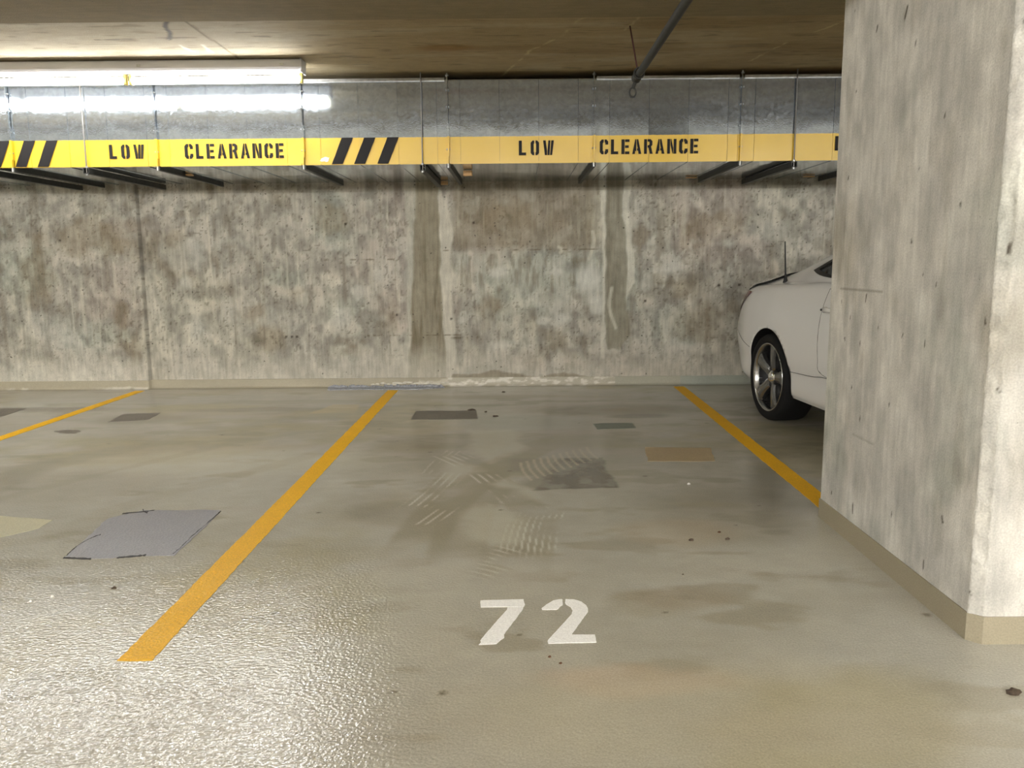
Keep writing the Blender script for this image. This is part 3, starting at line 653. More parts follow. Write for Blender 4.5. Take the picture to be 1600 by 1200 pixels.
# ------------------------------------------------------------------ duct
DZ0, DZ1, DYB = 1.875, 2.468, 7.46
duct = empty('air_duct', (0, YD, 0)); tag(duct, 'long rectangular galvanised air duct with yellow band lettered LOW CLEARANCE along the back wall', 'duct')
def dp(mb, name, mat, label=None, kind=None):
    me = mb.mesh(name); o_ = link(name, me, mat, duct); o_.matrix_parent_inverse = Matrix.Translation((0, -YD, 0))
    if label: o_['label'] = label
    if kind: o_['kind'] = kind
    return o_
FLG = [-6.928, -5.855, -4.782, -3.709, -2.637, -1.558, -.492, .576, 1.649, 2.722, 3.795, 4.868, 5.941]
dp(MB().box(FLG[0], FLG[-1], YD+.004, DYB-.002, DZ0+.004, DZ1), 'duct_core', M['darksteel'])
for i in range(len(FLG)-1):
    a, b = FLG[i], FLG[i+1]
    off = {-3.709: .128, -2.637: .086, -1.558: .12, -.492: .089, .576: .116, 1.649: .103}.get(a, .11)
    cuts = [a+.004]+[a+off+.2885*k for k in range(4)]+[b-.004]
    for j in range(5):
        c0, c1 = cuts[j]+.0012, cuts[j+1]-.0012
        mb = MB(); nx = 7; vs = []; bow = random.uniform(.0005, .0025)
        # slightly dished sheet with a folded standing rib on its left edge
        for r_, z in enumerate((DZ0, DZ0+.12, DZ0+.3, DZ0+.46, DZ1)):
            for k in range(nx):
                t = k/(nx-1); x = c0+(c1-c0)*t; s_ = math.sin(math.pi*t)*math.sin(math.pi*r_/4)
                vs.append((x, YD+bow*s_, z))
        fs = [(r_*nx+k, r_*nx+k+1, (r_+1)*nx+k+1, (r_+1)*nx+k) for r_ in range(4) for k in range(nx-1)]
        mb.add(vs, fs, True)
        mb.box(c0, c1, YD+.0035, YD+.006, DZ0, DZ1)
        if j: mb.box(c0-.001, c0+.0035, YD-.0035, YD+.004, DZ0+.002, DZ1-.002)
        dp(mb, 'side_panel', M['galv'])
        mb = MB(); mb.box(c0, c1, YD+.002, DYB, DZ0-.002, DZ0+.004)
        if j: mb.box(c0-.001, c0+.0035, YD+.01, DYB, DZ0-.006, DZ0)
        dp(mb, 'bottom_panel', M['galv'])
    lipped = i in (4, 6)
    if lipped: dp(MB().box(a+.02, b-.02, YD-.012, YD+.004, DZ0-.004, DZ0+.010), 'bottom_lip', M['galv'])
    else:
        dp(MB().box(a+.02, b-.02, YD-.012, YD+.004, DZ1-.012, DZ1+.012), 'top_rail', M['steel'])
for x in FLG:
    mb = MB().box(x-.004, x+.004, YD-.030, YD+.006, DZ0-.012, DZ1+.016).box(x-.016, x+.004, YD-.006, YD+.002, DZ0, DZ1)
    mb.box(x+.004, x+.010, YD-.028, YD, DZ0+.05, DZ0+.28)
    dp(mb, 'flange', M['galv'])
    dp(MB().box(x-.014, x+.014, YD-.02, DYB-.02, DZ0-.030, DZ0-.002), 'bottom_flange', M['darksteel'])
    for q_, (a_, b_, r_) in enumerate(((DZ1-.01, DZ1+.04, .006), (DZ1+.018, DZ1+.028, .013), (DZ0-.034, DZ0-.004, .009))):
        dp(MB().tube([(x, YD-.022, a_), (x, YD-.022, b_)], r_, 8), 'bolt', M['steel'])
    for zz in (.1, .25, .4, .52): dp(MB().tube([(x-.012, YD-.018, DZ0+zz), (x+.014, YD-.018, DZ0+zz)], .006, 6), 'bolt', M['steel'])
# lettering
GL = {
 'L': ([[(0, 0), (.5, 0), (.5, .19), (.21, .19), (.21, 1), (0, 1)]], .54),
 'O': ([[(.25, 0), (.13, 0), (0, .15), (0, .85), (.13, 1), (.25, 1), (.25, .81), (.21, .77), (.21, .23), (.25, .19)],
        [(.33, 0), (.45, 0), (.58, .15), (.58, .85), (.45, 1), (.33, 1), (.33, .81), (.37, .77), (.37, .23), (.33, .19)]], .58),
 'W': ([[(0, 1), (.18, 1), (.27, .3), (.27, 0), (.12, 0)], [(.30, 0), (.30, .3), (.36, 1), (.50, 1), (.44, 0)], [(.48, 0), (.56, 1), (.74, 1), (.62, 0)]], .74),
 'C': ([[(.27, 0), (.13, 0), (0, .15), (0, .85), (.13, 1), (.27, 1), (.27, .81), (.21, .76), (.21, .24), (.27, .19)],
        [(.33, 1), (.46, 1), (.58, .86), (.58, .66), (.38, .66), (.38, .77), (.33, .81)], [(.33, 0), (.46, 0), (.58, .14), (.58, .34), (.38, .34), (.38, .23), (.33, .19)]], .58),
 'E': ([[(0, 0), (.21, 0), (.21, 1), (0, 1)], [(.25, .82), (.55, .82), (.55, 1), (.25, 1)], [(.25, .42), (.5, .42), (.5, .59), (.25, .59)], [(.25, 0), (.55, 0), (.55, .18), (.25, .18)]], .56),
 'A': ([[(0, 0), (.18, 0), (.20, .2), (.27, .2), (.27, 1), (.20, 1)], [(.62, 0), (.43, 0), (.40, .22), (.33, .22), (.33, .38), (.37, .38), (.31, .7), (.31, 1), (.40, 1)]], .62),
 'R': ([[(0, 0), (.2, 0), (.2, 1), (0, 1)], [(.24, 1), (.44, 1), (.57, .87), (.57, .6), (.48, .5), (.60, 0), (.40, 0), (.31, .42), (.24, .42), (.24, .58), (.34, .6), (.37, .66), (.37, .78), (.33, .83), (.24, .83)]], .60),
 'N': ([[(0, 0), (.19, 0), (.19, 1), (0, 1)], [(.22, 1), (.22, .62), (.37, 0), (.41, 0), (.41, .38), (.27, 1)], [(.44, 0), (.63, 0), (.63, 1), (.44, 1)]], .63)}
def word(txt, x0, x1, z0, z1, name='stencil_word', label=None):
    h = z1-z0; ws = [GL[c][1] for c in txt]; n = len(txt)
    # letters keep their own width; the spacing fills the measured length
    k = .062/.58; k = k if sum(ws)*k < (x1-x0) else .9*(x1-x0)/sum(ws)
    gap = ((x1-x0)-sum(ws)*k)/max(1, n-1) if n > 1 else 0
    x = x0; mb = MB()
    for c in txt:
        for pl in GL[c][0]:
            q = plate([(x+px*k, z0+pz*h) for px, pz in pl], .0012, lambda u, v, hh: (u, YD-.0044-hh, v)); mb.add(q.v, q.f)
        x += GL[c][1]*k+gap
    return dp(mb, name, M['black'], label)
word('LOW', -2.994, -2.735, 1.930, 2.032, label='black stencilled word LOW under the lamp')
word('CLEARANCE', -2.437, -1.705, 1.926, 2.032, label='black stencilled word CLEARANCE under the lamp')
word('LOW', .026, .284, 1.929, 2.034, label='black stencilled word LOW in mid duct')
word('CLEARANCE', .621, 1.345, 1.931, 2.036, label='black stencilled word CLEARANCE in mid duct')
word('LOW', 2.345, 2.60, 1.942, 2.045, label='black stencilled word cut off by the pillar')
for x in (-3.847, -3.657, -3.492, -1.313, -1.148, -.977):
    q = plate([(x-.042, DZ0+.003), (x+.040, DZ0+.003), (x+.122, 2.066), (x+.038, 2.066)], .001, lambda u, v, hh: (u, YD-.0042-hh, v), jitter=.001, step=.03, seed=int(x*100) % 97)
    dp(q, 'black_stripe', M['black'])
q = plate([(-1.50+.06, 1.90), (-1.385, 1.897), (-1.37, 1.925), (-1.40, 1.932), (-1.43, 1.92)], .0008, lambda u, v, hh: (u, YD-.0042-hh, v), jitter=.003, step=.01); dp(q, 'paint_scar', M['chip'])

# ------------------------------------------------------------------ hangers under the duct
HX = [(-3.914, 'steel strut hanger under the duct, leftmost, at the frame edge'), (-3.163, 'steel strut hanger under the duct just left of LOW below the lamp'),
      (-.682, 'steel strut hanger under the duct right of the three black stripes'), (2.044, 'steel strut hanger under the duct nearest the pillar')]
def make_hanger():
    t = empty('duct_hanger')
    mb = MB().box(-.021, -.017, -.03, 1.30, -.045, -.004).box(.017, .021, -.03, 1.30, -.045, -.004).box(-.021, .021, -.03, 1.30, -.045, -.041).box(-.021, -.010, -.03, 1.30, -.008, -.004).box(.010, .021, -.03, 1.30, -.008, -.004)
    mb.build('strut_channel', M['darksteel'], t)
    for y in (-.018,):
        MB().tube([(0, y, -.06), (0, y, ZC-DZ0)], .005, 8).build('threaded_rod', M['hrod'], t)
    mb = MB().tube([(0, -.018, -.058), (0, -.018, -.046)], .011, 6, smooth=False).tube([(0, -.018, -.004), (0, -.018, .008)], .011, 6, smooth=False)
    mb.build('hex_nut', M['steel'], t)
    return t
hg = make_hanger()
for i, (x, lb) in enumerate(HX):
    t = hg if i == 0 else copy_tree(hg)
    t.location = (x, YD-.004, DZ0-.006); tag(t, lb, 'hanger', 'strut hangers holding up the duct')

# wooden blocks wedged under the duct
for i, (px, py, y, sz, lb) in enumerate(((731, 270, 6.55, (.068, .05, .04), 'pale wooden block stuck under the duct left of the middle word LOW'),
                      (694, 287, 7.36, (.066, .05, .03), 'tan wooden block at the wall end of the hanger strut'),
                      (293, 271, 6.62, (.08, .06, .012), 'thin brown wood shim under the duct below the first word CLEARANCE'),
                      (1080, 275, 7.2, (.09, .05, .008), 'thin pale shim under the duct below the second word CLEARANCE'),
                      (1264, 274, 7.2, (.09, .05, .008), 'thin pale shim under the duct beside the pillar'))):
    p = at(px, py, 1, y); mb = MB().box(-sz[0]/2, sz[0]/2, -sz[1]/2, sz[1]/2, -sz[2], 0)
    me = bevelled(mb.mesh('wood_block'), .002, 1); o = link('wood_block', me, M['wood']); o.location = (p[0], y, DZ0-.0068); o.rotation_euler.z = .1*(i-1)
    tag(o, lb, 'wood block')

# ------------------------------------------------------------------ fluorescent fixtures
def make_fixture(tubemat='tube'):
    t = empty('fluorescent_light')
    L2 = 1.19; sec = [(-.050, 0), (-.056, -.008), (-.058, -.068), (-.035, -.080), (.035, -.080), (.058, -.068), (.056, -.008), (.050, 0)]
    mb = MB(); k = len(sec); vs = [(x, y, z) for x in (-L2, L2) for y, z in sec]
    mb.add(vs, [(i, (i+1) % k, k+(i+1) % k, k+i) for i in range(k)]+[tuple(range(k))[::-1], tuple(range(k, 2*k))])
    mb.build('housing', M['enamel'], t, (0, 0, -.010))
    for x in (-.9, .9): MB().box(x-.03, x+.03, -.02, .02, -.011, 0).build('mounting_spacer', M['steel'], t)
    for s in (-1, 1): MB().box(s*L2-.004, s*L2+.004, -.060, .060, -.094, -.008).build('end_cap', M['enamel'], t)
    for s in (-1, 1):
        tb = MB().tube([(s*.028, 0, -.130), (s*(L2-.022), 0, -.130)], .0235, 20).build('fluorescent_tube', M[tubemat], t)
        for xx in (s*.020, s*(L2-.014)):
            MB().box(xx-.009, xx+.009, -.017, .017, -.157, -.088).build('lampholder', M['socket'], t)
    for x in (-1.06, 1.06, .1): MB().box(x-.012, x+.012, -.0605, -.056, -.053, -.038).build('clip', M['steel'], t)
    return t
fx0 = make_fixture()
fx0.location = (-2.622, 5.72, ZC); tag(fx0, 'lit fluorescent batten light on the ceiling just in front of the duct', 'ceiling light', 'fluorescent lights')
t = copy_tree(fx0); t.location = (-5.03, 5.72, ZC); tag(t, 'lit fluorescent batten light continuing the run beyond the left frame edge', 'ceiling light', 'fluorescent lights')
fa = make_fixture('tube_aisle'); n_ = 0
for y in (-3.6, -8.6):  # unseen farther row added to brighten the back wall
    for x in (-7.6, -5.1, -2.6, -.1, 2.4, 4.9, 7.4):
        t = fa if n_ == 0 else copy_tree(fa); n_ += 1
        t.location = (x, y, ZC); tag(t, 'lit fluorescent batten, number %s from the left wall in the %s row over the aisle' % (['one', 'two', 'three', 'four', 'five', 'six', 'seven'][(n_-1) % 7], 'nearer' if y > -5 else 'added farther'), 'ceiling light', 'aisle lights')

# ------------------------------------------------------------------ sprinkler pipe
PXp, PZp = .715, 2.215
pipe = empty('sprinkler_pipe', (PXp, 4.95, PZp)); tag(pipe, 'dark iron sprinkler pipe running under the ceiling towards the duct', 'pipe')
MB().tube([(0, -9, 0), (0, -.02, 0)], .0205, 18).build('pipe_run', M['pipe'], pipe)
MB().tube([(0, -.06, 0), (0, .01, 0), (0, .03, -.004)], [.026, .029, .027], 16).build('elbow', M['pipe'], pipe)
mb = MB().tube([(-.006, .02, -.02), (-.014, .03, -.045), (-.018, .035, -.055)], .011, 10)
ring = [(-.018+.019*math.cos(a_), .035, -.078+.026*math.sin(a_)) for a_ in np.linspace(0, 2*math.pi, 25)]
mb.tube(ring, .005, 8); mb.tube([(-.018, .035, -.102), (-.018, .035, -.107)], .016, 10)
mb.build('sprinkler_head', M['pipe'], pipe)
rodt = at(983, 42, 2, ZC)
hr = empty('pipe_hanger', (PXp, 4.86, PZp)); tag(hr, 'thin dark rod hanger holding the sprinkler pipe end', 'hanger')
MB().tube([(-.012, .0, .03), (-.035, .16, ZC-PZp)], .0048, 8).build('rod', M['red'], hr)
mb = MB(); mb.tube([(.028*math.cos(a_), 0, .004+.030*math.sin(a_)) for a_ in np.linspace(0, 2*math.pi, 25)], .005, 8); mb.build('ring', M['pipe'], hr)

# ------------------------------------------------------------------ painted lines and number
def quad_line(name, x0n, x1n, yn, x0f, x1f, yf, lb, seed):
    P = [(x0n, yn), (x1n, yn), (x1f, yf), (x0f, yf)]
    o = plate(P, .0012, lambda x, y, h: (x, y, h+.0002), .0022, .03, seed).build(name, M['stripe']); tag(o, lb, 'floor line', 'yellow stall lines'); return o
n0, n1 = fl(181, 1033), fl(238, 1032); f0, f1 = fl(606, 610), fl(622, 610)
quad_line('stall_line', n0[0]+.004, n1[0], n0[1], f0[0], f1[0], f0[1], 'yellow stall line left of the number 72', 1)
quad_line('stall_line', 1.408, 1.508, 3.55, fl(1052, 604)[0], fl(1069, 604)[0], fl(1060, 604)[1], 'yellow stall line running from the pillar to the wall, beside the white car', 2)
a0, a1 = fl(203, 611), fl(228, 609); b0, b1 = fl(0, 677), fl(0, 686)
quad_line('stall_line', -3.545, -3.455, 2.2, -3.545, -3.455, a0[1], 'yellow stall line at far left, ending at the wall joint', 3)
num = empty('bay_number', (*fl(840, 970), 0)); tag(num, 'white stencilled number 72 painted on the floor', 'number')
def Z7(x, y): return fl(700+x/5.333, 900+y/5.333)
cx0, cy0 = fl(840, 970)
def dig(polys, seed, lb):
    mb = MB()
    for pl in polys:
        q = plate([(a_-cx0, b_-cy0) for a_, b_ in (Z7(*p) for p in pl)], .0012, lambda x, y, h: (x, y, h+.0002), .0007, .012, seed); mb.add(q.v, q.f)
    o = mb.build('digit', M['white'], num); o['label'] = lb
dig([[(270, 207), (300, 204), (630, 195), (640, 240), (635, 257), (275, 262), (270, 255)],
     [(495, 265), (628, 258), (620, 285), (545, 385), (465, 490), (470, 515), (440, 535), (405, 568), (255, 575), (275, 552), (268, 542), (310, 490), (400, 385), (490, 285)]], 5, 'digit seven')
dig([[(948, 195), (930, 195), (880, 205), (820, 240), (780, 270), (785, 283), (900, 283), (915, 280), (935, 255), (955, 243), (955, 200)],
     [(978, 195), (1050, 197), (1110, 215), (1150, 245), (1168, 275), (1165, 300), (1030, 490), (1225, 490), (1237, 555), (835, 565), (830, 545), (835, 535), (1030, 320), (1040, 290), (1020, 260), (985, 240), (975, 225)]], 6, 'digit two')

# ------------------------------------------------------------------ sealant strip and mortar at the foot of the wall
seal = fplate('sealant_strip', [(513, 606), (520, 601), (600, 600), (690, 600), (694, 606), (650, 609), (560, 609), (512, 610)], M['mortar'], .006, None, .006, .03, 3)
tag(seal, 'smeared blue-grey sealant strip on the floor against the wall', 'sealant')
rnd = random.Random(5)
def lump(name, x, y, z, sx, sy, sz, mat, lb, cat, seed, group=None, parent=None, rz=None):
    bm = bmesh.new(); bmesh.ops.create_icosphere(bm, subdivisions=2, radius=1); r_ = random.Random(seed)
    for v in bm.verts:
        k = 1+r_.uniform(-.28, .28); v.co = Vector((v.co.x*sx*k, v.co.y*sy*k, max(v.co.z, -.35)*sz*k+sz*.34))
    me = bpy.data.meshes.new(name); bm.to_mesh(me); bm.free()
    o_ = link(name, me, mat, parent, (x, y, z)); o_.rotation_euler.z = r_.uniform(0, 6) if rz is None else rz
    if lb: tag(o_, lb, cat, group)
    return o_
x0, x1 = fl(525, 603)[0], fl(690, 603)[0]
for i in range(34):
    t = i/33; x = x0+(x1-x0)*t+rnd.uniform(-.01, .01)
    lump('sealant_lump', x, YW-.05+rnd.uniform(-.015, .012), .004, rnd.uniform(.015, .045), rnd.uniform(.008, .018), rnd.uniform(.006, .018), M['mortar'], None, None, i, parent=seal, rz=rnd.uniform(-.3, .3))
xm0, xm1 = fl(585, 603)[0], fl(700, 603)[0]
for i in range(16):
    x = xm0+(xm1-xm0)*i/15
    lump('mortar_lump', x, YW-.022+rnd.uniform(-.006, .006), .016+rnd.uniform(0, .02), rnd.uniform(.02, .05), .008, rnd.uniform(.008, .016), M['mortar_light'], None, None, 50+i, parent=seal, rz=rnd.uniform(-.15, .15))

# ------------------------------------------------------------------ loose bits on the floor
BITS = [((1583, 1083), .019, .014, 'dirt', 'dark clump of dirt on the floor near the right frame edge'),
        ((1124, 832), .007, .006, 'leaf', 'dark brown speck on the floor between the number and the pillar'),
        ((1137, 843), .010, .003, 'dirt', 'small flat dark sliver right of the dark brown speck'),
        ((1080, 845), .011, .005, 'dirt', 'grey smudge of grit left of the dark brown speck'),
        ((1067, 898), .004, .003, 'dirt', 'tiny black crumb above right of the number 72'),
        ((178, 920), .009, .0035, 'dirt', 'black sliver on the floor just left of the left stall line, below the blue-grey patch'),
        ((876, 1037), .005, .003, 'leaf', 'brown fleck right below the digit two'),
        ((859, 1027), .005, .003, 'leaf', 'brown fleck directly below the gap between the digits'),
        ((787, 613), .016, .008, 'dirt', 'dark crumb on the floor near the wall right of the left stall line'),
        ((737, 641), .03, .012, 'dirt', 'black crumbs at the right edge of the dark rectangle'),
        ((774, 651), .022, .010, 'dirt', 'black crumbs lying right of the dark rectangle'),
        ((759, 644), .010, .006, 'dirt', 'single black crumb just right of the dark rectangle'),
        ((1076, 757), .009, .004, 'chip', 'pale chip on the floor below the tan rectangle'),
        ((48, 940), .006, .005, 'chip', 'left one of two pale lumps standing in for glinting floor dents at the left frame edge'),  # glints of two floor dents, made as pale lumps
        ((82, 933), .007, .005, 'chip', 'right one of two pale lumps standing in for glinting floor dents at the left frame edge')]
for i, (p, sx, sy, mt, lb) in enumerate(BITS):
    x, y = fl(*p); lump({'dirt': 'dirt_clod', 'leaf': 'leaf_scrap', 'chip': 'chip_or_glint'}[mt], x, y, 0, sx, sy, min(sx, .012)*.7, M[mt], lb, {'dirt': 'dirt clod', 'leaf': 'leaf scrap', 'chip': 'stone chip'}[mt], 80+i, rz=.2)

# ------------------------------------------------------------------ car
car = empty('car', (2.73, 4.7, 0)); tag(car, 'white two-door car parked behind the pillar, tail to the wall', 'car')
XC = 2.73
KY = [7.03, 6.98, 6.90, 6.75, 6.6, 6.45, 6.2, 5.95, 5.6, 5.35, 5.0, 4.6, 4.2, 3.9, 3.5, 3.2, 2.9, 2.65, 2.48, 2.38]
KW = [.58, .665, .735, .795, .835, .865, .886, .893, .888, .885, .883, .883, .883, .882, .882, .88, .862, .82, .74, .62]
KB = [.915, .935, .945, .952, .958, .963, .975, .985, 1.003, 1.018, 1.012, .99, .97, .95, .91, .88, .84, .78, .70, .60]
KT = [.93, .965, .985, .995, 1.0, 1.005, 1.03, 1.085, 1.20, 1.285, 1.365, 1.405, 1.385, 1.29, 1.03, .975, .93, .87, .78, .66]
KR = [.38, .47, .54, .59, .62, .64, .66, .66, .635, .61, .59, .57, .57, .59, .66, .68, .67, .62, .54, .42]
KZ = [.36, .30, .27, .25, .24, .235, .225, .22, .21, .205, .20, .20, .20, .20, .20, .20, .20, .21, .23, .28]
NS = 150
ys = np.linspace(KY[0], KY[-1], NS)
kk = lambda A: np.interp(-ys, -np.array(KY), A)
def smo(a, n=3):
    for _ in range(n): a = np.concatenate([[a[0]], (a[:-2]+2*a[1:-1]+a[2:])/4, [a[-1]]])
    return a
W_, B_, T_, R_, Zb = [smo(kk(A), 6) for A in (KW, KB, KT, KR, KZ)]
rings = []
for i in range(NS):
    w_, b_, t_, r_, z_ = W_[i], B_[i], T_[i], R_[i], Zb[i]; zr = b_+(t_-b_)*.86
    sec = [(0, z_), (w_*.5, z_), (w_-.10, z_), (w_-.045, z_+.02), (w_-.028, z_+.07), (w_-.022, z_+.17), (w_-.006, z_+.26), (w_, .58), (w_-.006, .70), (w_-.022, .82), (w_-.055, b_-.05), (w_-.085, b_-.012), (w_-.115, b_),
           (w_-.115-(w_-.115-r_)*.5, b_+(zr-b_)*.52), (r_, zr), (r_-.10, zr+(t_-zr)*.5), (r_*.5, t_-(t_-zr)*.14), (0, t_)]
    s = smoothline(sec, 4); rr = []
    for (x, z) in s:
        y = ys[i]
        if y > 6.4: y -= .11*float(ss(6.4, 7.0, y))*float(ss(.6, .95, z)) + .06*float(ss(6.5, 7., y))*float(1-ss(.25, .45, z))
        if y < 2.9: y += .10*float(1-ss(2.38, 2.9, y))*float(ss(.5, .85, z))
        rr.append((x, y, z))
    rings.append(rr)
nr = len(rings[0]); V = []; Fc = []
for rr in rings:
    V += [(XC-x, y, z) for x, y, z in rr] + [(XC+x, y, z) for x, y, z in rr[1:-1][::-1]]
n2 = nr*2-2
for i in range(NS-1):
    for k in range(n2): Fc.append((i*n2+k, i*n2+(k+1) % n2, (i+1)*n2+(k+1) % n2, (i+1)*n2+k))
def capring(base, ydir):
    global V, Fc
    prev = [base+k for k in range(n2)]; ctr = np.mean([V[j] for j in prev], 0)
    for s_, dy in ((.93, .018), (.8, .03), (.5, .036)):
        st = len(V)
        for j in prev0: V.append(tuple([ctr[0]+(V[j][0]-ctr[0])*s_, V[j][1]+ydir*dy, ctr[2]+(V[j][2]-ctr[2])*s_]))
        for k in range(n2): Fc.append((prev[k], prev[(k+1) % n2], st+(k+1) % n2, st+k))
        prev = list(range(st, st+n2))
    Fc.append(tuple(prev))
prev0 = list(range(n2)); capring(0, 1)
prev0 = [(NS-1)*n2+k for k in range(n2)]; capring((NS-1)*n2, -1)
bodymb = MB(); bodymb.add(V, Fc, True); body_me = bodymb.mesh('body'); body_me.materials.append(M['carpaint']); body_me.materials.append(M['blackplastic'])
bodyo = bpy.data.objects.new('body', body_me); COL.objects.link(bodyo)
RY, FY, WZ = 5.955, 3.225, .315; AR = .355
cutmb = MB()
for yy in (RY, FY):
    for s_ in (-1, 1):
        xo = XC+s_*1.0; xi = XC+s_*.60; cutmb.tube([(min(xo, xi), yy, WZ), (max(xo, xi), yy, WZ)], AR, 64)
cutme = cutmb.mesh('cut'); cuto = bpy.data.objects.new('cut', cutme); COL.objects.link(cuto)
bmod = bodyo.modifiers.new('b', 'BOOLEAN'); bmod.operation = 'DIFFERENCE'; bmod.object = cuto; bmod.solver = 'EXACT'; bmod.use_self = True
dg = bpy.context.evaluated_depsgraph_get(); dg.update()
nm = bpy.data.meshes.new_from_object(bodyo.evaluated_get(dg)); nm.name = 'body'
bodyo.modifiers.clear(); bodyo.data = nm; bpy.data.objects.remove(cuto)
if len(nm.materials) < 2: nm.materials.append(M['blackplastic'])
for p in nm.polygons:
    c = p.center
    for yy in (RY, FY):
        d = math.hypot(c.y-yy, c.z-WZ)
        inwell = (d < AR+.004) and abs(c.x-XC) < .905 and c.z < .75
        n_ = p.normal
        if inwell and (abs(n_.x) < .25 and d > AR-.02 or abs(abs(c.x-XC)-.60) < .01):
            p.material_index = 1; p.use_smooth = False
    if p.normal.z < -.8 and p.center.z < .3: p.material_index = 1
bodyo.parent = car; bodyo.matrix_parent_inverse = Matrix.Translation((-2.73, -4.7, 0))
bv = BVHTree.FromPolygons([tuple(v) for v in V], Fc)
def cp(mb, name, mat, label=None, parent=None):
    o_ = link(name, mb.mesh(name), mat, parent or car)
    if parent is None: o_.matrix_parent_inverse = Matrix.Translation((-2.73, -4.7, 0))
    if label: o_['label'] = label
    return o_
def side_hit(y, z, s_):
    h = bv.ray_cast(Vector((XC+s_*2.5, y, z)), Vector((-s_, 0, 0))); return h
def top_hit(x, y):
    return bv.ray_cast(Vector((x, y, 3)), Vector((0, 0, -1)))
def rear_hit(x, z, s_=1):
    return bv.ray_cast(Vector((x, 4.7+s_*4, z)), Vector((0, -s_, 0)))
def patch(poly, caster, off=.004, step=.05):
    xs = [p[0] for p in poly]; zs = [p[1] for p in poly]; P = []
    for i in range(len(poly)):
        a_, b_ = poly[i], poly[(i+1) % len(poly)]; L = math.hypot(b_[0]-a_[0], b_[1]-a_[1]); k = max(1, int(L/step))
        for j in range(k): P.append((a_[0]+(b_[0]-a_[0])*j/k, a_[1]+(b_[1]-a_[1])*j/k))
    area = sum(P[i][0]*P[(i+1) % len(P)][1]-P[(i+1) % len(P)][0]*P[i][1] for i in range(len(P)))
    if area < 0: P = P[::-1]
    nb = len(P); pts = [Vector(p) for p in P]
    gx = np.arange(min(xs)+step/2, max(xs), step); gz = np.arange(min(zs)+step/2, max(zs), step)
    if len(gx) and len(gz):
        G = np.meshgrid(gx, gz); d = dpoly(G[0], G[1], P)
        for x, z in zip(G[0][d < -step*.4], G[1][d < -step*.4]): pts.append(Vector((float(x), float(z))))
    r = delaunay_2d_cdt(pts, [], [list(range(nb))], 1, 1e-6)
    vs = []; ok = []
    for v in r[0]:
        h = caster(v.x, v.y)
        if h[0] is None: vs.append(Vector((0, 0, 0))); ok.append(False)
        else:
            n_ = h[1]; c_ = h[0]-Vector((XC, 4.7, .6))
            if n_.dot(c_) < 0: n_ = -n_
            vs.append(h[0]+n_*off); ok.append(True)
    mb = MB(); mb.add(vs, [tuple(f) for f in r[2] if all(ok[i] for i in f)], True); return mb
def seam(pts, caster, r=.0022, off=.0, closed=False, k=6):
    P = smoothline(pts+([pts[0]] if closed else []), k); out = []
    for p in P:
        h = caster(*p)
        if h[0] is not None:
            n_ = h[1]; c_ = h[0]-Vector((XC, 4.7, .6)); n_ = -n_ if n_.dot(c_) < 0 else n_
            out.append(h[0]+n_*off)
    return MB().tube(out, r, 6)
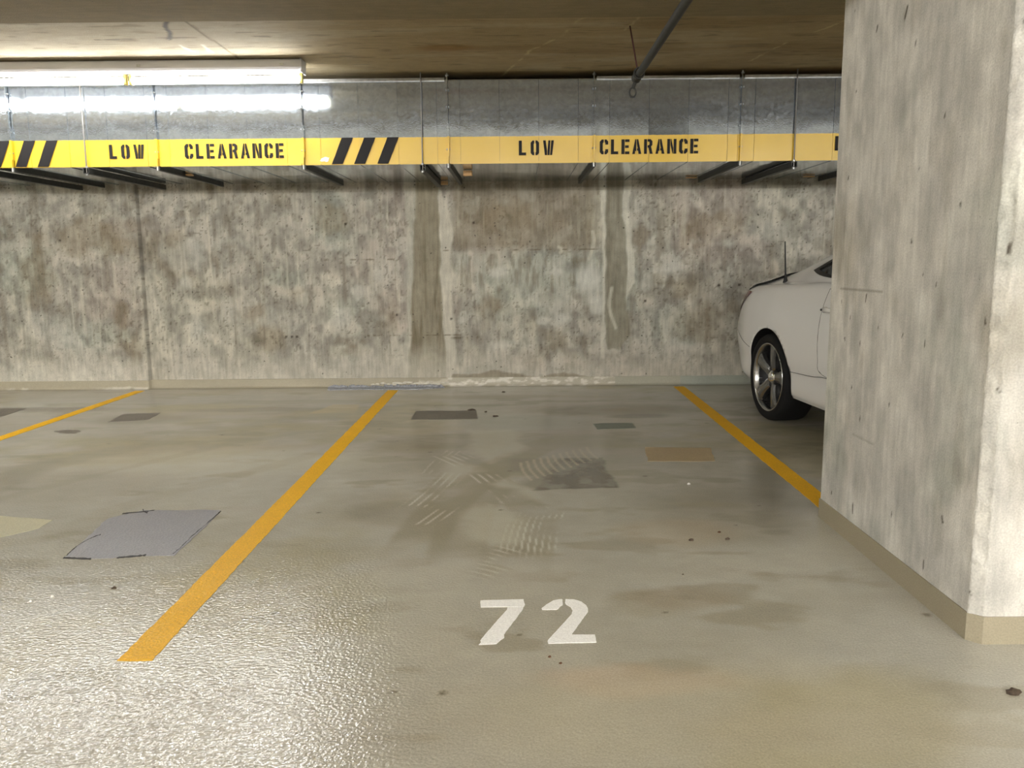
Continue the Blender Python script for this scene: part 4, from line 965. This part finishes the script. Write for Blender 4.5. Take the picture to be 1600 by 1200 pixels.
for s_ in (-1, 1):
    sc_ = lambda y, z, s_=s_: side_hit(y, z, s_)
    # side glass: black surround, then panes
    cp(patch(smoothline([(5.66, 1.080), (5.50, 1.048), (5.25, 1.030), (4.9, 1.022), (4.5, 1.01), (4.0, .985), (3.72, .99), (3.86, 1.08), (4.08, 1.20), (4.4, 1.285), (4.8, 1.285), (5.15, 1.25), (5.45, 1.165)], 3), sc_, .003, .05), 'window_surround', M['blackplastic'])
    cp(patch(smoothline([(5.57, 1.085), (5.45, 1.066), (5.22, 1.050), (5.22, 1.215), (5.42, 1.152)], 2), sc_, .006, .04), 'quarter_glass', M['glass'])
    cp(patch(smoothline([(5.19, 1.048), (4.5, 1.03), (4.0, 1.005), (3.80, 1.01), (4.1, 1.185), (4.4, 1.262), (4.8, 1.262), (5.19, 1.222)], 2), sc_, .006, .05), 'door_glass', M['glass'])
    dr = [(5.19, .97), (5.22, .80), (5.20, .55), (5.14, .44), (4.6, .40), (4.2, .39), (3.85, .40), (3.72, .52), (3.68, .75), (3.70, .93), (4.2, .955), (4.6, .97)]
    door = cp(patch(smoothline(dr, 3), sc_, .003, .06), 'door', M['carpaint'])
    cp(seam(dr, sc_, closed=True, off=.002), 'door_seam', M['blackplastic'])
    cp(seam([(5.61, .40), (5.3, .41), (5.1, .425), (4.6, .41), (4.0, .40), (3.58, .40)], sc_, off=.001), 'sill_seam', M['blackplastic'])
    cp(seam([(6.30, .50), (6.45, .53), (6.62, .575), (6.74, .60)], sc_, off=.0005, r=.0016), 'bumper_seam', M['blackplastic'])
    # sculpted lower sill flare
    # door handle with key escutcheon
    h0 = sc_(5.14, .845)[0]; sx = h0.x
    hd = MB(); hd.tube([(sx+s_*.008, 5.165, .845), (sx+s_*.030, 5.14, .846), (sx+s_*.036, 5.07, .846), (sx+s_*.036, 4.97, .845), (sx+s_*.008, 4.92, .844)], [.018, .019, .014, .013, .012], 10)
    ho = link('door_handle', hd.mesh('door_handle'), M['carpaint'], door)
    kh = MB(); kh.tube([(sx+s_*.040, 5.142, .846), (sx+s_*.053, 5.142, .846)], .007, 10); kho = link('keyhole', kh.mesh('keyhole'), M['blackplastic'], door)
    # tail lamp wrapping the corner
    cp(patch(smoothline([(6.42, .912), (6.70, .912), (6.90, .87), (6.95, .78), (6.88, .74), (6.74, .77), (6.56, .85)], 3), sc_, .006, .03), 'tail_lamp', M['taillight'])
    cp(patch(smoothline([(2.95, .74), (2.75, .70), (2.62, .66), (2.60, .60), (2.72, .60), (2.86, .65)], 3), sc_, .006, .03), 'headlamp', M['headlight'])
    cp(patch([(2.66, .46), (2.80, .47), (2.80, .495), (2.66, .485)], sc_, .005, .03), 'side_marker', M['amber'])
    # mirror
    mh = sc_(3.95, .98)[0]
    mm = MB(); mm.tube([(mh.x-s_*.02, 3.93, .97), (mh.x+s_*.06, 3.92, .99), (mh.x+s_*.12, 3.92, 1.01), (mh.x+s_*.20, 3.94, 1.015), (mh.x+s_*.23, 3.95, 1.01)], [.02, .03, .065, .06, .03], 14)
    cp(mm, 'wing_mirror', M['carpaint'])
# glass and lids seen from above
def tc_(x, y): return top_hit(x, y)
cp(patch(smoothline([(XC-.58, 5.86), (XC, 5.95), (XC+.58, 5.86), (XC+.52, 5.38), (XC, 5.34), (XC-.52, 5.38)], 4), tc_, .004, .06), 'rear_window', M['glass'])
cp(patch(smoothline([(XC-.64, 3.66), (XC, 3.50), (XC+.64, 3.66), (XC+.50, 4.05), (XC, 4.10), (XC-.50, 4.05)], 4), tc_, .004, .06), 'windscreen', M['glass'])
cp(seam([(XC-.62, 2.72), (XC-.72, 3.1), (XC-.73, 3.48), (XC, 3.36), (XC+.73, 3.48), (XC+.72, 3.1), (XC+.62, 2.72)], tc_, off=.001), 'bonnet_seam', M['blackplastic'])
lidp = [(XC-.62, 6.82), (XC-.735, 6.66), (XC-.780, 6.5), (XC-.765, 6.36), (XC-.70, 6.24), (XC-.60, 6.06), (XC, 6.12), (XC+.60, 6.06), (XC+.70, 6.24), (XC+.765, 6.36), (XC+.780, 6.5), (XC+.735, 6.66), (XC+.62, 6.82), (XC, 6.90)]
lid = cp(patch(smoothline(lidp+[lidp[0]], 3)[:-1], tc_, .016, .06), 'boot_lid', M['carpaint'])
cp(seam(lidp, tc_, r=.0036, off=.003, closed=True), 'boot_lid_gap', M['blackplastic'])
# boot lid spoiler lip: raised trailing edge
lipv = []; lipf = []; NL = 25
for i in range(NL):
    t = -1+2*i/(NL-1); x = XC+t*.74; y1 = 6.875-.17*abs(t)**2.6; y0 = y1-.24*(1-.2*abs(t)); edge = 1-abs(t)**10
    def hz(yy):
        h = tc_(x, yy); return h[0].z if h[0] is not None else .93
    z0 = hz(y0)+.001; z1 = hz(min(y1, 6.84))
    lipv += [(x, y0, z0), (x, (y0+y1)/2, z0*.45+z1*.55+.014*edge), (x, y1, z1+.024*edge), (x, y1+.004, z1+.010*edge), (x, y1-.02, z1-.012)]
for i in range(NL-1):
    for k in range(4): lipf.append((i*5+k, i*5+k+1, (i+1)*5+k+1, (i+1)*5+k))
cp(MB().add(lipv, lipf, True), 'boot_spoiler', M['carpaint'])
# bumper grille, number plate recess, exhausts
cp(patch([(XC-.5, .30), (XC+.5, .30), (XC+.42, .48), (XC-.42, .48)], lambda x, z: rear_hit(x, z, -1), .004, .05), 'front_grille', M['blackplastic'])
cp(patch([(XC-.26, .62), (XC+.26, .62), (XC+.26, .75), (XC-.26, .75)], lambda x, z: rear_hit(x, z, 1), .004, .05), 'plate_recess', M['blackplastic'])
for s_ in (-1, 1): cp(MB().tube([(XC+s_*.52, 6.7, .27), (XC+s_*.52, 7.0, .27)], .035, 16), 'exhaust_pipe', M['chrome'])
# mast aerial on the right rear wing
ah = tc_(XC-.76, 5.97)[0]
mb = MB().tube([(ah.x, ah.y, ah.z-.005), (ah.x, ah.y+.002, ah.z+.03), (ah.x, ah.y+.006, ah.z+.06)], [.020, .010, .006], 12)
mb.tube([(ah.x, ah.y+.006, ah.z+.05), (ah.x, ah.y+.035, ah.z+.285)], [.0065, .0048], 8)
cp(mb, 'aerial', M['blackplastic'])
cp(MB().box(XC-.6, XC+.6, 2.6, 6.8, .19, .30), 'underbody', M['blackplastic'])
# wheels
def make_wheel():
    w0 = MB().lathe_x([(.0, .236), (-.006, .243), (-.004, .249), (.012, .246), (.03, .232), (.16, .222), (.20, .240), (.21, .240), (.205, .225), (.16, .212), (.03, .222), (.008, .229)], 48, closed=True)
    rim = link('wheel', w0.mesh('wheel'), M['lip'])
    prof = [(.006, .236), (-.004, .252), (-.012, .275), (-.006, .298), (.012, .310), (.04, .3145), (.12, .3155), (.19, .3145), (.215, .308), (.23, .29), (.228, .27), (.216, .240)]
    ty = link('tyre', MB().lathe_x(prof, 56).mesh('tyre'), M['rubber'], rim)
    # one broad tapering spoke, dished
    sp = MB(); st = [(.045, .030, .030), (.075, .038, .022), (.12, .038, .014), (.17, .044, .008), (.215, .056, .006), (.236, .066, .010)]
    vs = []; fs = []
    for (r, hw, dx) in st:
        vs += [(dx+.010, -hw, r), (dx, -hw*.55, r), (dx-.002, 0, r), (dx, hw*.55, r), (dx+.010, hw, r), (dx+.045, hw*.9, r), (dx+.045, -hw*.9, r)]
    for i in range(len(st)-1):
        for k in range(7): fs.append((i*7+k, i*7+(k+1) % 7, (i+1)*7+(k+1) % 7, (i+1)*7+k))
    fs.append(tuple(range(7))[::-1]); fs.append(tuple(range(len(vs)-7, len(vs))))
    sp.add(vs, fs); sme = sp.mesh('spoke'); 
    for i in range(5):
        o_ = link('spoke', sme, M['rim'], rim); o_.rotation_euler = (2*math.pi*i/5+.22, 0, 0)
    hub = MB().lathe_x([(.012, 0), (.012, .022), (.016, .030), (.028, .052), (.06, .056)], 28); link('hub_cap', hub.mesh('hub_cap'), M['chrome'], rim)
    lg = MB()
    for i in range(5):
        a_ = 2*math.pi*(i+.5)/5+.22; c_ = (-math.sin(a_)*.057, math.cos(a_)*.057); lg.tube([(.026, c_[0], c_[1]), (.050, c_[0], c_[1])], .0135, 12)
    link('lug_recess', lg.mesh('lug_recess'), M['blackplastic'], rim)
    link('brake_disc', MB().lathe_x([(.085, .06), (.085, .165), (.10, .165), (.10, .06)], 36, closed=True).mesh('brake_disc'), M['disc'], rim)
    link('wheel_barrel', MB().lathe_x([(.03, .222), (.17, .21), (.185, .0)], 40).mesh('wheel_barrel'), M['blackplastic'], rim)
    return rim
wh = make_wheel(); first = True
for yy in (RY, FY):
    for s_ in (-1, 1):
        w_ = wh if first else copy_tree(wh); first = False
        w_.parent = car; w_.matrix_parent_inverse = Matrix.Identity(4)
        w_.location = (s_*-1*(-1)*(.872) if s_ > 0 else -.872, yy-4.7, .3155)
        if s_ > 0: w_.rotation_euler.z = math.pi

# the car stands slightly askew in its bay: turned about its rear wheel
ang = math.radians(6.5); pv = Vector((1.795, 5.79, 0)); rel = Vector((2.73, 4.7, 0))-Vector((XC-.888, RY, 0))
car.location = pv + Matrix.Rotation(ang, 3, 'Z') @ rel; car.rotation_euler.z = ang
